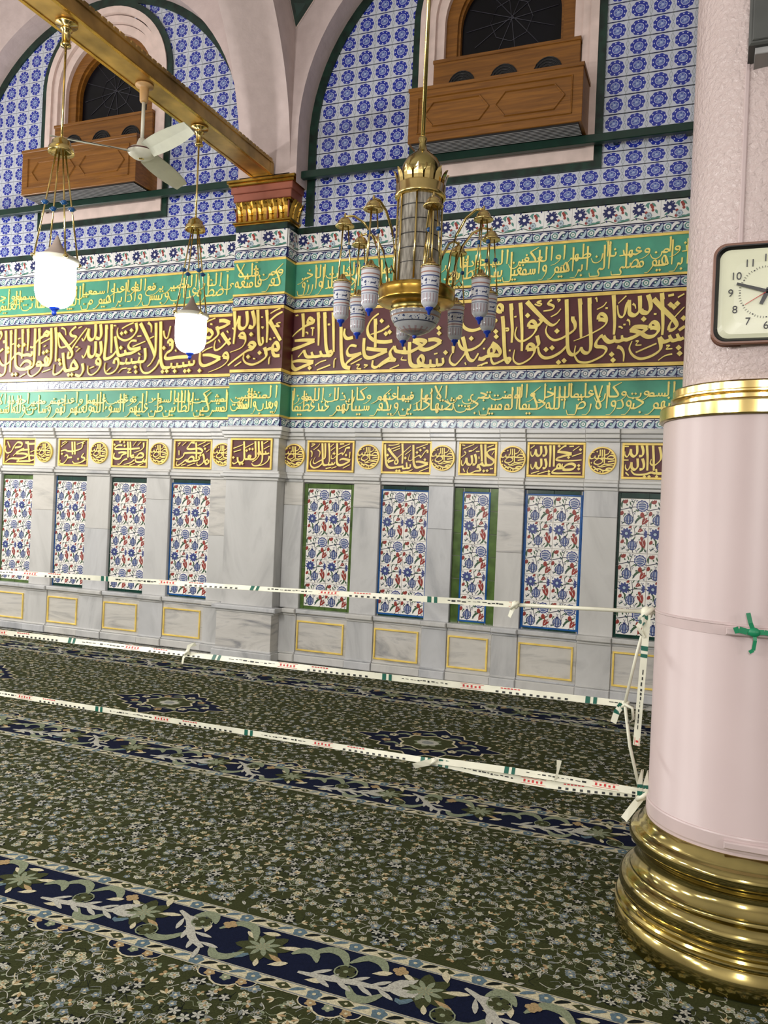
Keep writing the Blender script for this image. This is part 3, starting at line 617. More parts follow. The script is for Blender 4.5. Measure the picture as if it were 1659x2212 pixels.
# ------------------------------------------------------------------ inscription bands
def fn_at(y): return lambda x, z, h: (x, y-h, z)
BANDS = dict(g0=(3.965, 3.987, 'gold_edge'), green1=(3.645, 3.965, 'panel_green'), g1=(3.625, 3.645, 'gold_edge'), g2=(3.483, 3.513, 'gold_edge'), maroon=(2.887, 3.483, 'maroon'),
             g3=(2.857, 2.887, 'gold_edge'), g4=(2.735, 2.753, 'gold_edge'), green2=(2.432, 2.735, 'panel_green'), g5=(2.41, 2.432, 'gold_edge'))
TRACED=[(1,[([(-.462,3.473),(-.451,3.338),(-.443,3.201),(-.445,3.116)],1,.6),([(-.459,3.473),(-.438,3.42)],.8,.1)],[]),(1,[([(-.528,3.428),(-.454,3.344),(-.358,3.243),(-.332,3.19),(-.36,3.158),(-.395,3.153)],1.05,.8),([(-.395,3.153),(-.389,3.199),(-.354,3.259),(-.277,3.346)],.8,.4)],[(-.388,3.369),(-.334,3.375),(-.36,3.348)]),(1,[([(-.573,3.465),(-.554,3.407),(-.549,3.349),(-.572,3.313),(-.611,3.318),(-.628,3.342)],1.0,1.0),([(-.641,3.46),(-.636,3.388),(-.639,3.331),(-.676,3.295),(-.716,3.311),(-.723,3.358),(-.726,3.428)],1,.9),([(-.726,3.428),(-.747,3.388),(-.76,3.314),(-.781,3.283),(-.81,3.305),(-.824,3.387)],.9,.3),([(-.57,3.465),(-.55,3.429)],.8,.1)],[(-.6,3.257)]),(1,[([(-.545,3.177),(-.541,3.214),(-.514,3.227),(-.486,3.203),(-.479,3.151),(-.515,3.11),(-.569,3.106),(-.62,3.14)],1,.9),([(-.545,3.177),(-.512,3.181),(-.485,3.174)],.9,.9),([(-.71,3.164),(-.677,3.191),(-.617,3.193),(-.567,3.181)],1.0,1.0),([(-.567,3.178),(-.609,3.145),(-.674,3.108),(-.74,3.084)],1.0,1.0),([(-.71,3.166),(-.659,3.156),(-.62,3.14)],.9,.9),([(-.734,3.086),(-.768,3.094),(-.775,3.126)],.9,.5),([(-.762,3.088),(-.801,3.075),(-.832,3.085),(-.837,3.126)],1,.5),([(-.829,3.085),(-.874,3.072),(-.909,3.093),(-.933,3.127)],1,.9),([(-.933,3.127),(-.961,3.116),(-.99,3.073),(-.986,3.038),(-.929,3.03),(-.902,3.006),(-.926,2.96),(-.993,2.921),(-1.061,2.899),(-1.13,2.907),(-1.161,2.943),(-1.174,2.985),(-1.166,3.05)],1,.3)],[(-.854,2.963),(-.84,2.913)]),(1,[([(-.979,3.272),(-.975,3.313),(-.943,3.317),(-.914,3.286),(-.912,3.239),(-.947,3.2),(-1.014,3.162),(-1.104,3.122),(-1.185,3.092)],1,.2),([(-.979,3.272),(-.944,3.27),(-.916,3.263)],.9,.9)],[]),(1,[([(-.859,3.479),(-.849,3.359),(-.841,3.23),(-.843,3.135)],1,.6),([(-.857,3.476),(-.838,3.425)],.8,.1)],[]),(1,[([(-1.064,3.467),(-1.055,3.311),(-1.039,3.134),(-1.035,3.04),(-1.047,2.993),(-1.076,2.982),(-1.105,3.001),(-1.119,3.034)],1,.7),([(-1.062,3.464),(-1.043,3.416)],.8,.1)],[]),(1,[([(-.272,3.086),(-.304,3.076),(-.327,3.122)],1,.6),([(-.314,3.076),(-.362,3.066),(-.388,3.113)],1,.6),([(-.378,3.073),(-.432,3.058),(-.466,3.097)],1,.9),([(-.466,3.097),(-.452,3.025),(-.466,2.98),(-.535,2.936),(-.617,2.919),(-.679,2.952),(-.709,3.011),(-.689,3.074)],1,.3),([(-.266,3.182),(-.312,3.15)],1.0,1.0)],[(-.309,3.003),(-.299,2.954),(-.279,3.25)]),(1,[([(-.655,2.974),(-.488,3.046)],.45,.45),([(-.81,3.029),(-.776,3.013),(-.754,2.966),(-.754,2.899)],.8,.3),([(-.996,3.361),(-.943,3.387),(-.916,3.421)],.3,.5),([(-.817,3.404),(-.777,3.442),(-.752,3.467)],.35,.6),([(-.697,3.394),(-.677,3.379),(-.67,3.35)],.5,.2),([(-.331,3.428),(-.282,3.456)],.45,.45),([(-.469,2.9),(-.416,2.938),(-.358,2.951)],.3,.4),([(-.659,3.07),(-.637,3.069),(-.655,3.038),(-.61,3.036)],.4,.3),([(-.409,3.023),(-.382,3.022),(-.408,2.995),(-.359,2.996)],.4,.3),([(-.52,3.297),(-.498,3.296)],.4,.4),([(-.806,3.2),(-.789,3.199),(-.772,3.184)],.45,.3),([(-.767,3.216),(-.748,3.218)],.4,.4),([(-.738,3.258),(-.718,3.245),(-.714,3.207)],.5,.2),([(-.923,3.367),(-.903,3.367)],.4,.4),([(-1.009,3.464),(-1.0,3.449),(-.996,3.425)],.5,.2),([(-.409,3.444),(-.364,3.453)],.6,.6)],[]),(1,[([(-1.615,3.463),(-1.541,3.383),(-1.447,3.288),(-1.386,3.242),(-1.345,3.254),(-1.314,3.291)],1.05,.4),([(-1.49,3.308),(-1.477,3.278),(-1.5,3.249),(-1.535,3.232)],.9,.9),([(-1.59,3.235),(-1.585,3.271),(-1.555,3.284),(-1.527,3.256),(-1.522,3.208),(-1.556,3.155),(-1.615,3.115),(-1.663,3.108),(-1.702,3.142),(-1.711,3.185),(-1.697,3.239)],1,.3),([(-1.59,3.235),(-1.553,3.233),(-1.523,3.232)],.9,.9)],[(-1.602,3.337)]),(1,[([(-1.675,3.457),(-1.661,3.329),(-1.648,3.177),(-1.644,3.019)],1,.6),([(-1.672,3.451),(-1.651,3.398)],.8,.1)],[]),(1,[([(-1.761,3.455),(-1.75,3.333),(-1.738,3.211),(-1.74,3.098)],1,.6),([(-1.758,3.449),(-1.737,3.396)],.8,.1)],[]),(1,[([(-1.511,3.153),(-1.5,3.11),(-1.495,3.074),(-1.521,3.039)],.9,.9),([(-1.596,3.029),(-1.589,3.069),(-1.559,3.076),(-1.533,3.051),(-1.531,3.003),(-1.565,2.95),(-1.63,2.91),(-1.679,2.905),(-1.718,2.948),(-1.709,3.033)],1,.3),([(-1.596,3.029),(-1.563,3.031),(-1.533,3.033)],.9,.9)],[]),(1,[([(-1.262,3.464),(-1.254,3.339),(-1.245,3.19),(-1.235,3.041),(-1.216,2.987),(-1.18,2.971),(-1.14,2.996),(-1.113,3.037)],1,.7),([(-1.242,3.053),(-1.298,2.996),(-1.374,2.956),(-1.439,2.952),(-1.483,2.99),(-1.497,3.05)],1,.5)],[(-1.424,3.024),(-1.371,3.037),(-1.309,2.907),(-1.26,2.92)]),(1,[([(-1.2,3.309),(-1.199,3.283),(-1.179,3.24),(-1.183,3.193),(-1.234,3.154),(-1.303,3.115),(-1.362,3.108),(-1.411,3.143),(-1.434,3.192),(-1.424,3.239)],1,.3)],[(-1.334,3.185)]),(1,[([(-1.148,3.466),(-1.137,3.333),(-1.129,3.214),(-1.122,3.12)],1,.6),([(-1.145,3.46),(-1.123,3.412)],.8,.1)],[]),(1,[([(-1.842,3.386),(-1.841,3.429),(-1.87,3.449),(-1.897,3.42),(-1.923,3.391),(-1.96,3.371),(-2.01,3.346)],1,.4),([(-1.896,3.414),(-1.867,3.386),(-1.842,3.386)],.9,.9)],[]),(1,[([(-1.834,3.343),(-1.819,3.214),(-1.806,3.061),(-1.793,2.963),(-1.766,2.919),(-1.748,2.937),(-1.755,2.956),(-1.792,2.951),(-1.841,2.928),(-1.896,2.911),(-1.92,2.942),(-1.924,2.973)],1,.5),([(-1.831,3.337),(-1.81,3.284)],.8,.1),([(-1.951,3.005),(-1.946,3.047),(-1.916,3.071),(-1.899,3.046),(-1.907,3.009),(-1.944,2.998)],.9,.9),([(-1.923,3.099),(-1.878,3.07),(-1.845,3.026),(-1.85,2.989),(-1.893,2.987),(-1.956,2.983),(-2.018,2.96)],1,.9)],[]),(1,[([(-1.921,3.255),(-1.926,3.225),(-1.971,3.19)],.9,.4),([(-1.988,3.147),(-2.024,3.099)],.9,.9)],[(-1.889,3.204),(-1.883,3.157)]),(1,[([(-1.485,3.464),(-1.523,3.452),(-1.483,3.434),(-1.501,3.42),(-1.544,3.438)],.45,.3),([(-1.392,3.468),(-1.424,3.437),(-1.375,3.411),(-1.386,3.381),(-1.463,3.37)],.75,.3),([(-1.395,3.316),(-1.342,3.343),(-1.309,3.383)],.3,.6),([(-1.345,3.466),(-1.318,3.461),(-1.338,3.444)],.4,.3),([(-1.914,3.313),(-1.892,3.315),(-1.888,3.297),(-1.91,3.295)],.4,.4),([(-1.801,3.229),(-1.776,3.228),(-1.775,3.209),(-1.797,3.21)],.4,.4),([(-1.725,3.329),(-1.704,3.334)],.4,.4),([(-1.761,3.029),(-1.746,3.025)],.4,.4),([(-2.015,2.896),(-1.984,2.913),(-1.953,2.922)],.35,.5),([(-2.003,3.052),(-1.984,3.052)],.4,.4)],[]),(1,[([(-2.212,3.37),(-2.221,3.311),(-2.184,3.25),(-2.11,3.225),(-2.023,3.248),(-1.969,3.289)],.6,.9),([(-2.203,3.169),(-2.177,3.082),(-2.169,3.027),(-2.211,2.963),(-2.265,2.911),(-2.311,2.934),(-2.319,2.978),(-2.293,3.031)],1,.4),([(-2.238,3.198),(-2.241,3.127),(-2.204,3.061),(-2.125,3.045),(-2.038,3.087),(-1.996,3.14)],.6,.8),([(-2.163,3.027),(-2.132,2.961),(-2.087,2.949),(-2.046,3.012)],.9,.7),([(-2.043,2.964),(-1.988,2.957),(-1.946,3.009)],.9,.7)],[(-2.118,3.15)]),(1,[([(-2.539,3.152),(-2.47,3.156),(-2.411,3.128)],1.0,1.0),([(-2.411,3.128),(-2.49,3.082),(-2.57,3.062),(-2.629,3.086)],1.0,1.0),([(-2.691,3.153),(-2.621,3.155),(-2.562,3.134),(-2.629,3.086),(-2.722,3.045),(-2.805,3.048)],1.0,1.0),([(-2.691,3.15),(-2.643,3.126),(-2.595,3.096)],.8,.8),([(-2.767,3.047),(-2.777,3.097)],.9,.6),([(-2.805,3.048),(-2.859,3.061),(-2.879,3.106)],.9,.8),([(-2.879,3.106),(-2.919,3.052),(-2.898,2.995),(-2.861,2.971),(-2.921,2.967),(-2.98,2.941),(-3.027,2.908)],1,.5)],[(-2.438,3.261),(-2.432,3.211),(-2.361,3.028)]),(1,[([(-2.724,3.14),(-2.721,3.023),(-2.705,2.934),(-2.656,2.908),(-2.587,2.917)],1.0,1.0),([(-2.587,2.919),(-2.578,2.974),(-2.602,3.006),(-2.63,2.976),(-2.617,2.937),(-2.551,2.907),(-2.505,2.917)],.9,.9),([(-2.551,2.907),(-2.511,2.906),(-2.508,2.967)],.9,.6),([(-2.505,2.912),(-2.447,2.913),(-2.445,2.976)],.9,.6),([(-2.442,2.913),(-2.385,2.923),(-2.387,2.98)],.9,.6),([(-2.29,3.086),(-2.29,3.02)],.9,.6)],[]),(1,[([(-2.791,3.003),(-2.801,2.975),(-2.748,2.968)],.4,.3),([(-2.917,2.889),(-2.846,2.915),(-2.823,2.926)],.35,.5),([(-2.475,3.018),(-2.441,3.025)],.4,.4),([(-2.264,3.406),(-2.198,3.435)],.4,.4),([(-2.051,2.894),(-1.959,2.924)],.35,.5),([(-2.17,2.93),(-2.158,2.906)],.4,.2)],[]),(1,[([(-3.055,3.429),(-3.126,3.376),(-3.165,3.298),(-3.149,3.218),(-3.079,3.165),(-2.981,3.15),(-2.903,3.158)],.6,1),([(-3.131,3.229),(-3.022,3.258),(-2.94,3.305)],.3,.9),([(-3.089,3.38),(-3.083,3.261),(-3.076,3.102)],1,.8),([(-3.085,3.374),(-3.066,3.322)],.8,.1)],[(-3.018,3.354),(-2.969,3.228),(-2.931,3.243)]),(1,[([(-3.197,3.197),(-3.198,3.084),(-3.176,3.017),(-3.12,3.002),(-3.048,3.025),(-2.953,3.064)],.9,1),([(-3.168,3.096),(-3.075,3.08),(-2.953,3.07)],.9,1),([(-3.095,2.978),(-3.098,2.922),(-3.055,2.91),(-2.996,2.953),(-2.902,3.007)],.6,1)],[]),(1,[([(-3.274,3.121),(-3.337,3.128),(-3.372,3.078),(-3.345,3.031),(-3.221,3.05)],.6,.9),([(-3.221,3.05),(-3.306,3.007),(-3.367,2.963),(-3.384,2.93)],1.0,1.0),([(-3.449,3.316),(-3.44,3.138),(-3.425,2.999),(-3.396,2.928),(-3.333,2.908)],1.0,1.0),([(-3.407,3.297),(-3.411,3.24),(-3.378,3.199),(-3.316,3.208)],.6,1)],[]),(1,[([(-3.542,3.465),(-3.531,3.291),(-3.517,3.071)],1,.6),([(-3.635,3.47),(-3.621,3.295),(-3.602,3.121),(-3.573,3.05)],1,.9),([(-3.631,3.464),(-3.611,3.41)],.8,.1),([(-3.536,3.081),(-3.572,3.071),(-3.579,3.041),(-3.541,3.043),(-3.534,3.081)],.9,.9),([(-3.579,3.039),(-3.643,3.041),(-3.665,3.088)],.9,.6),([(-3.643,3.041),(-3.733,3.032),(-3.761,3.079)],.9,.6),([(-3.733,3.034),(-3.811,3.034),(-3.847,3.1)],.9,.8),([(-3.847,3.1),(-3.872,3.071),(-3.91,3.031)],.8,.4)],[]),(1,[([(-3.973,2.986),(-3.895,2.996),(-3.737,2.98)],.7,1),([(-3.743,2.974),(-3.84,2.941),(-3.93,2.911),(-3.974,2.945),(-3.995,3.016),(-3.992,3.099),(-3.888,3.136),(-3.734,3.189)],1.0,1.0),([(-3.957,3.198),(-3.865,3.202),(-3.735,3.195)],.7,1)],[(-3.773,2.92)]),(1,[([(-3.707,3.473),(-3.693,3.298),(-3.689,3.141)],1,.5),([(-3.704,3.467),(-3.683,3.414)],.8,.1)],[]),(1,[([(-3.878,3.47),(-3.865,3.341),(-3.864,3.235)],1,.8),([(-3.875,3.468),(-3.857,3.42)],.8,.1)],[]),(1,[([(-3.764,3.4),(-3.804,3.42),(-3.815,3.373),(-3.756,3.373),(-3.758,3.406)],.9,.9),([(-3.763,3.373),(-3.846,3.34),(-3.935,3.285),(-3.992,3.234)],1,.3)],[]),(1,[([(-3.328,2.945),(-3.213,2.999)],.45,.45),([(-3.716,2.944),(-3.66,2.977),(-3.596,2.993)],.45,.35),([(-3.694,2.897),(-3.549,2.945)],.45,.45),([(-3.509,2.916),(-3.507,2.99),(-3.488,3.007)],.35,.5),([(-3.836,3.278),(-3.814,3.274),(-3.813,3.256)],.4,.3),([(-3.78,3.319),(-3.74,3.318)],.4,.4),([(-3.76,3.243),(-3.758,3.31)],.3,.4),([(-3.594,3.346),(-3.568,3.345)],.5,.5),([(-3.265,2.938),(-3.234,2.937),(-3.258,2.903),(-3.214,2.897)],.4,.35),([(-3.185,2.936),(-3.148,2.929),(-3.184,2.907)],.4,.3),([(-3.956,3.45),(-3.927,3.455)],.4,.4)],[]),('P',[([(-3.995,3.444),(-4.066,3.411),(-4.134,3.359)],.5,.9),([(-4.134,3.359),(-4.083,3.281),(-4.003,3.16)],1.1,.8),([(-4.13,3.432),(-4.076,3.46),(-4.018,3.479)],.4,.4)],[]),('P',[([(-4.175,3.472),(-4.159,3.312),(-4.159,3.145)],1,.6),([(-4.171,3.465),(-4.151,3.422)],.8,.1)],[]),('P',[([(-4.275,3.477),(-4.263,3.316),(-4.247,3.162),(-4.225,3.127),(-4.202,3.147),(-4.209,3.203)],1,.6)],[]),('P',[([(-4.338,3.47),(-4.314,3.396),(-4.308,3.339),(-4.33,3.305),(-4.371,3.314)],1.0,1.0),([(-4.403,3.47),(-4.39,3.378),(-4.403,3.323),(-4.443,3.296),(-4.483,3.319),(-4.485,3.425)],1.0,1.0),([(-4.485,3.425),(-4.511,3.356),(-4.536,3.3),(-4.561,3.308)],.9,.3),([(-4.545,3.477),(-4.532,3.3),(-4.541,3.145)],1,.5)],[(-4.337,3.234)]),('P',[([(-4.475,3.213),(-4.468,3.241),(-4.432,3.25),(-4.406,3.211),(-4.407,3.154),(-4.457,3.1),(-4.578,3.062)],1,.2),([(-4.475,3.213),(-4.438,3.208),(-4.405,3.2)],.9,.9)],[]),('P',[([(-4.361,3.118),(-4.354,3.146),(-4.314,3.151),(-4.289,3.122),(-4.319,3.088),(-4.383,3.069),(-4.469,3.016),(-4.532,2.976),(-4.596,2.929)],1,.6),([(-4.361,3.118),(-4.328,3.106),(-4.297,3.115)],.9,.9)],[]),('P',[([(-4.087,3.053),(-4.086,3.115),(-4.052,3.141),(-4.027,3.106),(-4.026,3.071),(-4.065,3.069),(-4.087,3.053)],1.0,1.0),([(-4.007,3.012),(-4.062,3.014),(-4.087,3.053)],.9,.9),([(-4.097,3.088),(-4.151,3.072),(-4.173,3.035)],.9,.9),([(-4.18,3.098),(-4.158,3.041),(-4.164,3.0),(-4.233,2.953),(-4.311,2.931),(-4.385,2.95),(-4.419,2.994),(-4.41,3.049)],1,.3)],[(-4.231,3.045),(-4.36,3.009)]),('P',[([(-4.129,3.186),(-4.109,3.17)],.6,.4),([(-4.086,3.188),(-4.067,3.19)],.4,.4),([(-4.125,2.929),(-4.123,2.985),(-4.112,3.005)],.4,.5),([(-4.517,2.919),(-4.442,2.963)],.4,.5),([(-4.231,3.401),(-4.215,3.401)],.4,.4),([(-4.226,3.301),(-4.202,3.3),(-4.217,3.283)],.4,.3),([(-4.306,2.99),(-4.282,2.989)],.4,.4),([(-4.076,3.308),(-4.021,3.299),(-4.054,3.328),(-4.011,3.338)],.45,.3)],[]),(0,[([(-4.857,3.442),(-4.798,3.442),(-4.725,3.415)],1.0,1.0),([(-4.725,3.413),(-4.795,3.38),(-4.877,3.361),(-4.88,3.381)],.9,.9),([(-4.884,3.384),(-4.862,3.307),(-4.907,3.258),(-4.978,3.219),(-5.049,3.196)],1,.4)],[]),(0,[([(-4.821,3.315),(-4.764,3.242),(-4.714,3.189)],1,.9),([(-4.711,3.255),(-4.762,3.211),(-4.831,3.153),(-4.889,3.136),(-4.906,3.176),(-4.894,3.237)],1,.3),([(-5.024,3.308),(-4.972,3.35),(-4.934,3.31),(-4.968,3.27),(-5.029,3.278)],.9,.9),([(-5.028,3.375),(-4.984,3.351)],.9,.9)],[]),(0,[([(-4.79,3.06),(-4.78,3.095),(-4.745,3.099),(-4.725,3.048),(-4.752,2.998),(-4.832,2.949),(-4.962,2.906)],1,.2),([(-4.79,3.06),(-4.754,3.054),(-4.725,3.048)],.9,.9),([(-5.043,3.088),(-4.947,3.085),(-4.825,3.051)],.7,1),([(-4.825,3.046),(-4.918,3.002),(-5.013,2.976),(-5.063,2.996),(-5.078,3.048),(-5.075,3.12)],1,.7)],[(-5.071,2.924)]),(0,[([(-5.489,3.228),(-5.484,3.259),(-5.453,3.263),(-5.432,3.226),(-5.475,3.212)],.9,.9),([(-5.432,3.226),(-5.441,3.163),(-5.502,3.123),(-5.519,3.082),(-5.486,3.065),(-5.362,3.075),(-5.201,3.078)],.9,1)],[(-5.537,3.18)]),(0,[([(-5.15,3.04),(-5.154,2.997),(-5.209,2.99)],.6,.9),([(-5.211,3.031),(-5.215,2.99),(-5.283,2.981)],.6,.9),([(-5.285,3.023),(-5.289,2.982),(-5.357,2.973)],.6,.9),([(-5.359,3.015),(-5.369,2.973),(-5.431,2.97)],.6,.9),([(-5.434,3.017),(-5.444,2.975),(-5.506,2.966)],.6,.9),([(-5.596,3.468),(-5.586,3.273),(-5.575,3.063),(-5.545,2.978),(-5.5,2.966)],1.0,1.0)],[(-5.542,2.925),(-5.486,2.929),(-5.385,2.927),(-5.255,2.924),(-5.206,2.928)]),(0,[([(-5.036,3.422),(-4.977,3.45),(-4.906,3.472)],.4,.4),([(-5.051,3.119),(-4.998,3.148),(-4.927,3.171)],.4,.4),([(-5.553,3.367),(-5.537,3.303),(-5.498,3.291),(-5.467,3.415)],.5,.4),([(-4.963,3.414),(-4.939,3.407)],.5,.4),([(-4.757,3.333),(-4.738,3.312)],.4,.3),([(-4.853,3.245),(-4.834,3.214)],.4,.2),([(-5.391,3.156),(-5.377,3.135)],.4,.3)],[]),(0,[([(-5.864,3.462),(-5.779,3.326),(-5.695,3.185),(-5.658,3.099)],1.05,.8),([(-5.658,3.458),(-5.651,3.278),(-5.653,3.12),(-5.699,3.027),(-5.748,2.986)],1,.4),([(-5.592,3.055),(-5.633,2.983),(-5.719,2.921),(-5.796,2.923),(-5.838,2.977),(-5.841,3.03)],1,.3)],[]),(0,[([(-5.923,3.47),(-5.912,3.384),(-5.973,3.312),(-6.063,3.283),(-6.151,3.319),(-6.175,3.385),(-6.164,3.427)],1,.3)],[(-6.107,3.36),(-6.055,3.371),(-5.977,3.389)]),(0,[([(-5.906,3.272),(-5.971,3.275),(-6.014,3.228),(-5.979,3.184),(-5.85,3.196)],.6,.9),([(-5.849,3.19),(-5.964,3.141),(-6.042,3.133)],1,.9),([(-6.042,3.133),(-6.058,3.176)],.9,.6),([(-6.042,3.133),(-6.134,3.119),(-6.164,3.19),(-6.199,3.332)],1,.9)],[(-6.109,3.202)]),(0,[([(-6.176,3.169),(-6.227,3.117),(-6.299,3.087),(-6.334,3.109),(-6.324,3.304),(-6.326,3.467)],1.0,1.0),([(-6.323,3.461),(-6.305,3.417)],.8,.1)],[]),(0,[([(-6.257,3.469),(-6.248,3.301),(-6.245,3.15)],1,.6),([(-6.254,3.464),(-6.235,3.419)],.8,.1)],[]),(0,[([(-5.791,3.188),(-5.78,3.092),(-5.803,3.045),(-5.88,3.042)],1,.9),([(-5.857,3.095),(-5.88,3.042),(-5.958,3.034)],.6,.9),([(-5.961,3.082),(-5.971,3.034),(-6.037,3.031)],.6,.9),([(-6.026,3.084),(-6.05,3.031),(-6.116,3.033)],.6,.9),([(-6.202,3.03),(-6.191,3.073),(-6.152,3.082),(-6.136,3.028),(-6.165,2.964),(-6.23,2.923),(-6.297,2.924),(-6.327,2.979),(-6.317,3.044)],1,.3)],[(-5.903,2.984),(-5.894,2.931)]),(0,[([(-6.408,3.476),(-6.393,3.372),(-6.413,3.318),(-6.468,3.326)],1.0,1.0),([(-6.476,3.479),(-6.476,3.353),(-6.521,3.306),(-6.568,3.335),(-6.569,3.434)],1.0,1.0),([(-6.569,3.434),(-6.606,3.348),(-6.638,3.302),(-6.66,3.328)],.9,.3)],[]),(0,[([(-6.398,3.285),(-6.382,3.181),(-6.402,3.128),(-6.457,3.135)],1.0,1.0),([(-6.466,3.288),(-6.466,3.162),(-6.511,3.115),(-6.557,3.143),(-6.559,3.242)],1.0,1.0),([(-6.559,3.242),(-6.595,3.156),(-6.627,3.109),(-6.649,3.135)],.9,.3)],[]),(0,[([(-6.445,3.036),(-6.441,3.08),(-6.407,3.09),(-6.384,3.035),(-6.42,2.96),(-6.5,2.912),(-6.556,2.941),(-6.56,3.018)],1,.3),([(-6.445,3.036),(-6.384,3.029)],.9,.9)],[]),(0,[([(-6.11,3.414),(-6.033,3.448),(-5.955,3.472)],.45,.45),([(-5.954,3.21),(-5.789,3.262)],.4,.4),([(-6.137,2.926),(-6.086,2.968),(-6.021,2.977)],.35,.4),([(-5.761,3.463),(-5.72,3.429),(-5.716,3.355)],.8,.2),([(-6.007,2.966),(-5.968,2.965),(-6.005,2.928),(-5.959,2.927)],.4,.3),([(-5.895,3.32),(-5.843,3.323)],.4,.4),([(-5.726,3.292),(-5.676,3.311)],.4,.4),([(-6.291,2.946),(-6.24,2.988)],.5,.4),([(-6.735,3.177),(-6.682,3.219)],.4,.4),([(-6.745,3.232),(-6.71,3.231)],.4,.4),([(-6.531,2.984),(-6.471,3.004)],.4,.4),([(-6.218,3.451),(-6.192,3.45)],.4,.4),([(-5.873,3.138),(-5.845,3.116)],.4,.4)],[]),(0,[([(-6.753,3.466),(-6.827,3.414),(-6.817,3.368),(-6.747,3.35),(-6.772,3.313),(-6.853,3.255),(-6.965,3.237),(-6.997,3.299),(-7.013,3.411)],.9,.4)],[]),(0,[([(-7.002,3.399),(-6.882,3.273),(-6.8,3.181),(-6.804,3.126),(-6.852,3.117),(-6.842,3.183)],1,.8),([(-6.802,3.214),(-6.704,3.332),(-6.599,3.443)],.9,.5)],[]),(0,[([(-6.774,3.087),(-6.729,3.036),(-6.713,2.991),(-6.797,2.993),(-6.793,3.049),(-6.759,3.07)],.9,.9),([(-6.713,2.991),(-6.823,2.972),(-6.88,2.973),(-6.905,3.04),(-6.926,3.174)],1.0,1.0),([(-6.64,3.044),(-6.628,2.967),(-6.667,2.908),(-6.737,2.92)],1,.7),([(-6.903,3.007),(-6.963,2.953),(-7.033,2.927),(-7.056,2.955),(-7.047,3.044)],1,.3)],[(-6.971,3.092),(-6.957,3.047),(-6.827,2.919),(-6.779,2.921)]),(0,[([(-7.049,3.468),(-7.031,3.278),(-7.027,3.077)],1,.6),([(-7.046,3.468),(-7.027,3.423)],.8,.1)],[]),(0,[([(-7.291,3.468),(-7.276,3.287),(-7.276,3.152)],1,.6),([(-7.288,3.467),(-7.268,3.422)],.8,.1)],[]),(0,[([(-7.462,3.469),(-7.452,3.35),(-7.455,3.214)],1,.6),([(-7.459,3.469),(-7.439,3.423)],.8,.1)],[]),(0,[([(-7.543,3.467),(-7.533,3.296),(-7.538,3.126)],1,.6),([(-7.54,3.467),(-7.52,3.421)],.8,.1)],[]),(0,[([(-7.722,3.463),(-7.709,3.245),(-7.708,2.971)],1,.6),([(-7.719,3.463),(-7.698,3.417)],.8,.1)],[]),(0,[([(-7.113,3.466),(-7.1,3.281),(-7.1,3.113),(-7.125,3.046),(-7.183,3.042)],1.0,1.0),([(-7.152,3.137),(-7.187,3.115),(-7.17,3.064),(-7.141,3.069),(-7.144,3.125)],.9,.9),([(-7.306,3.04),(-7.293,3.073),(-7.249,3.072),(-7.239,3.016),(-7.279,2.961),(-7.364,2.917),(-7.424,2.941),(-7.428,2.998)],1,.3),([(-7.306,3.038),(-7.183,3.04)],.9,.9)],[(-7.205,3.183),(-7.156,3.198)]),(0,[([(-7.352,3.47),(-7.349,3.29),(-7.351,3.075),(-7.385,3.02),(-7.501,3.0),(-7.607,3.025),(-7.635,3.129),(-7.647,3.472)],1,.9),([(-7.555,3.035),(-7.492,3.09),(-7.418,3.088),(-7.401,3.043),(-7.473,3.01)],.9,.9)],[]),(0,[([(-7.8,3.461),(-7.785,3.248),(-7.785,2.995),(-7.827,2.939),(-7.873,2.951),(-7.939,3.022)],1,.6)],[]),(0,[([(-7.19,3.43),(-7.146,3.411),(-7.159,3.381),(-7.217,3.397),(-7.176,3.435)],.9,.9),([(-7.202,3.383),(-7.301,3.333),(-7.369,3.256),(-7.413,3.258)],1,.5)],[]),(0,[([(-7.388,3.206),(-7.393,3.161),(-7.452,3.169),(-7.526,3.165),(-7.594,3.19),(-7.659,3.152),(-7.73,3.086),(-7.819,3.054),(-7.883,3.113),(-7.919,3.206)],1,.6),([(-7.888,3.459),(-7.862,3.412),(-7.897,3.355),(-7.987,3.324)],.9,.4),([(-7.918,3.195),(-7.83,3.249)],.9,.9),([(-7.835,3.33),(-7.775,3.339)],.9,.9)],[(-7.584,3.275),(-7.5,3.286),(-7.662,2.941),(-7.61,2.943),(-7.747,3.252),(-7.745,3.21)]),(0,[([(-6.963,3.459),(-6.913,3.44),(-6.895,3.373)],.6,.2),([(-7.255,3.292),(-7.128,3.343)],.4,.4),([(-7.556,2.91),(-7.469,2.948)],.4,.4),([(-7.221,2.959),(-7.101,2.99)],.4,.4),([(-6.717,3.445),(-6.67,3.463)],.4,.4),([(-7.603,3.356),(-7.567,3.366)],.4,.4),([(-7.697,3.296),(-7.653,3.306)],.4,.4),([(-7.209,3.251),(-7.181,3.267)],.4,.4)],[])]
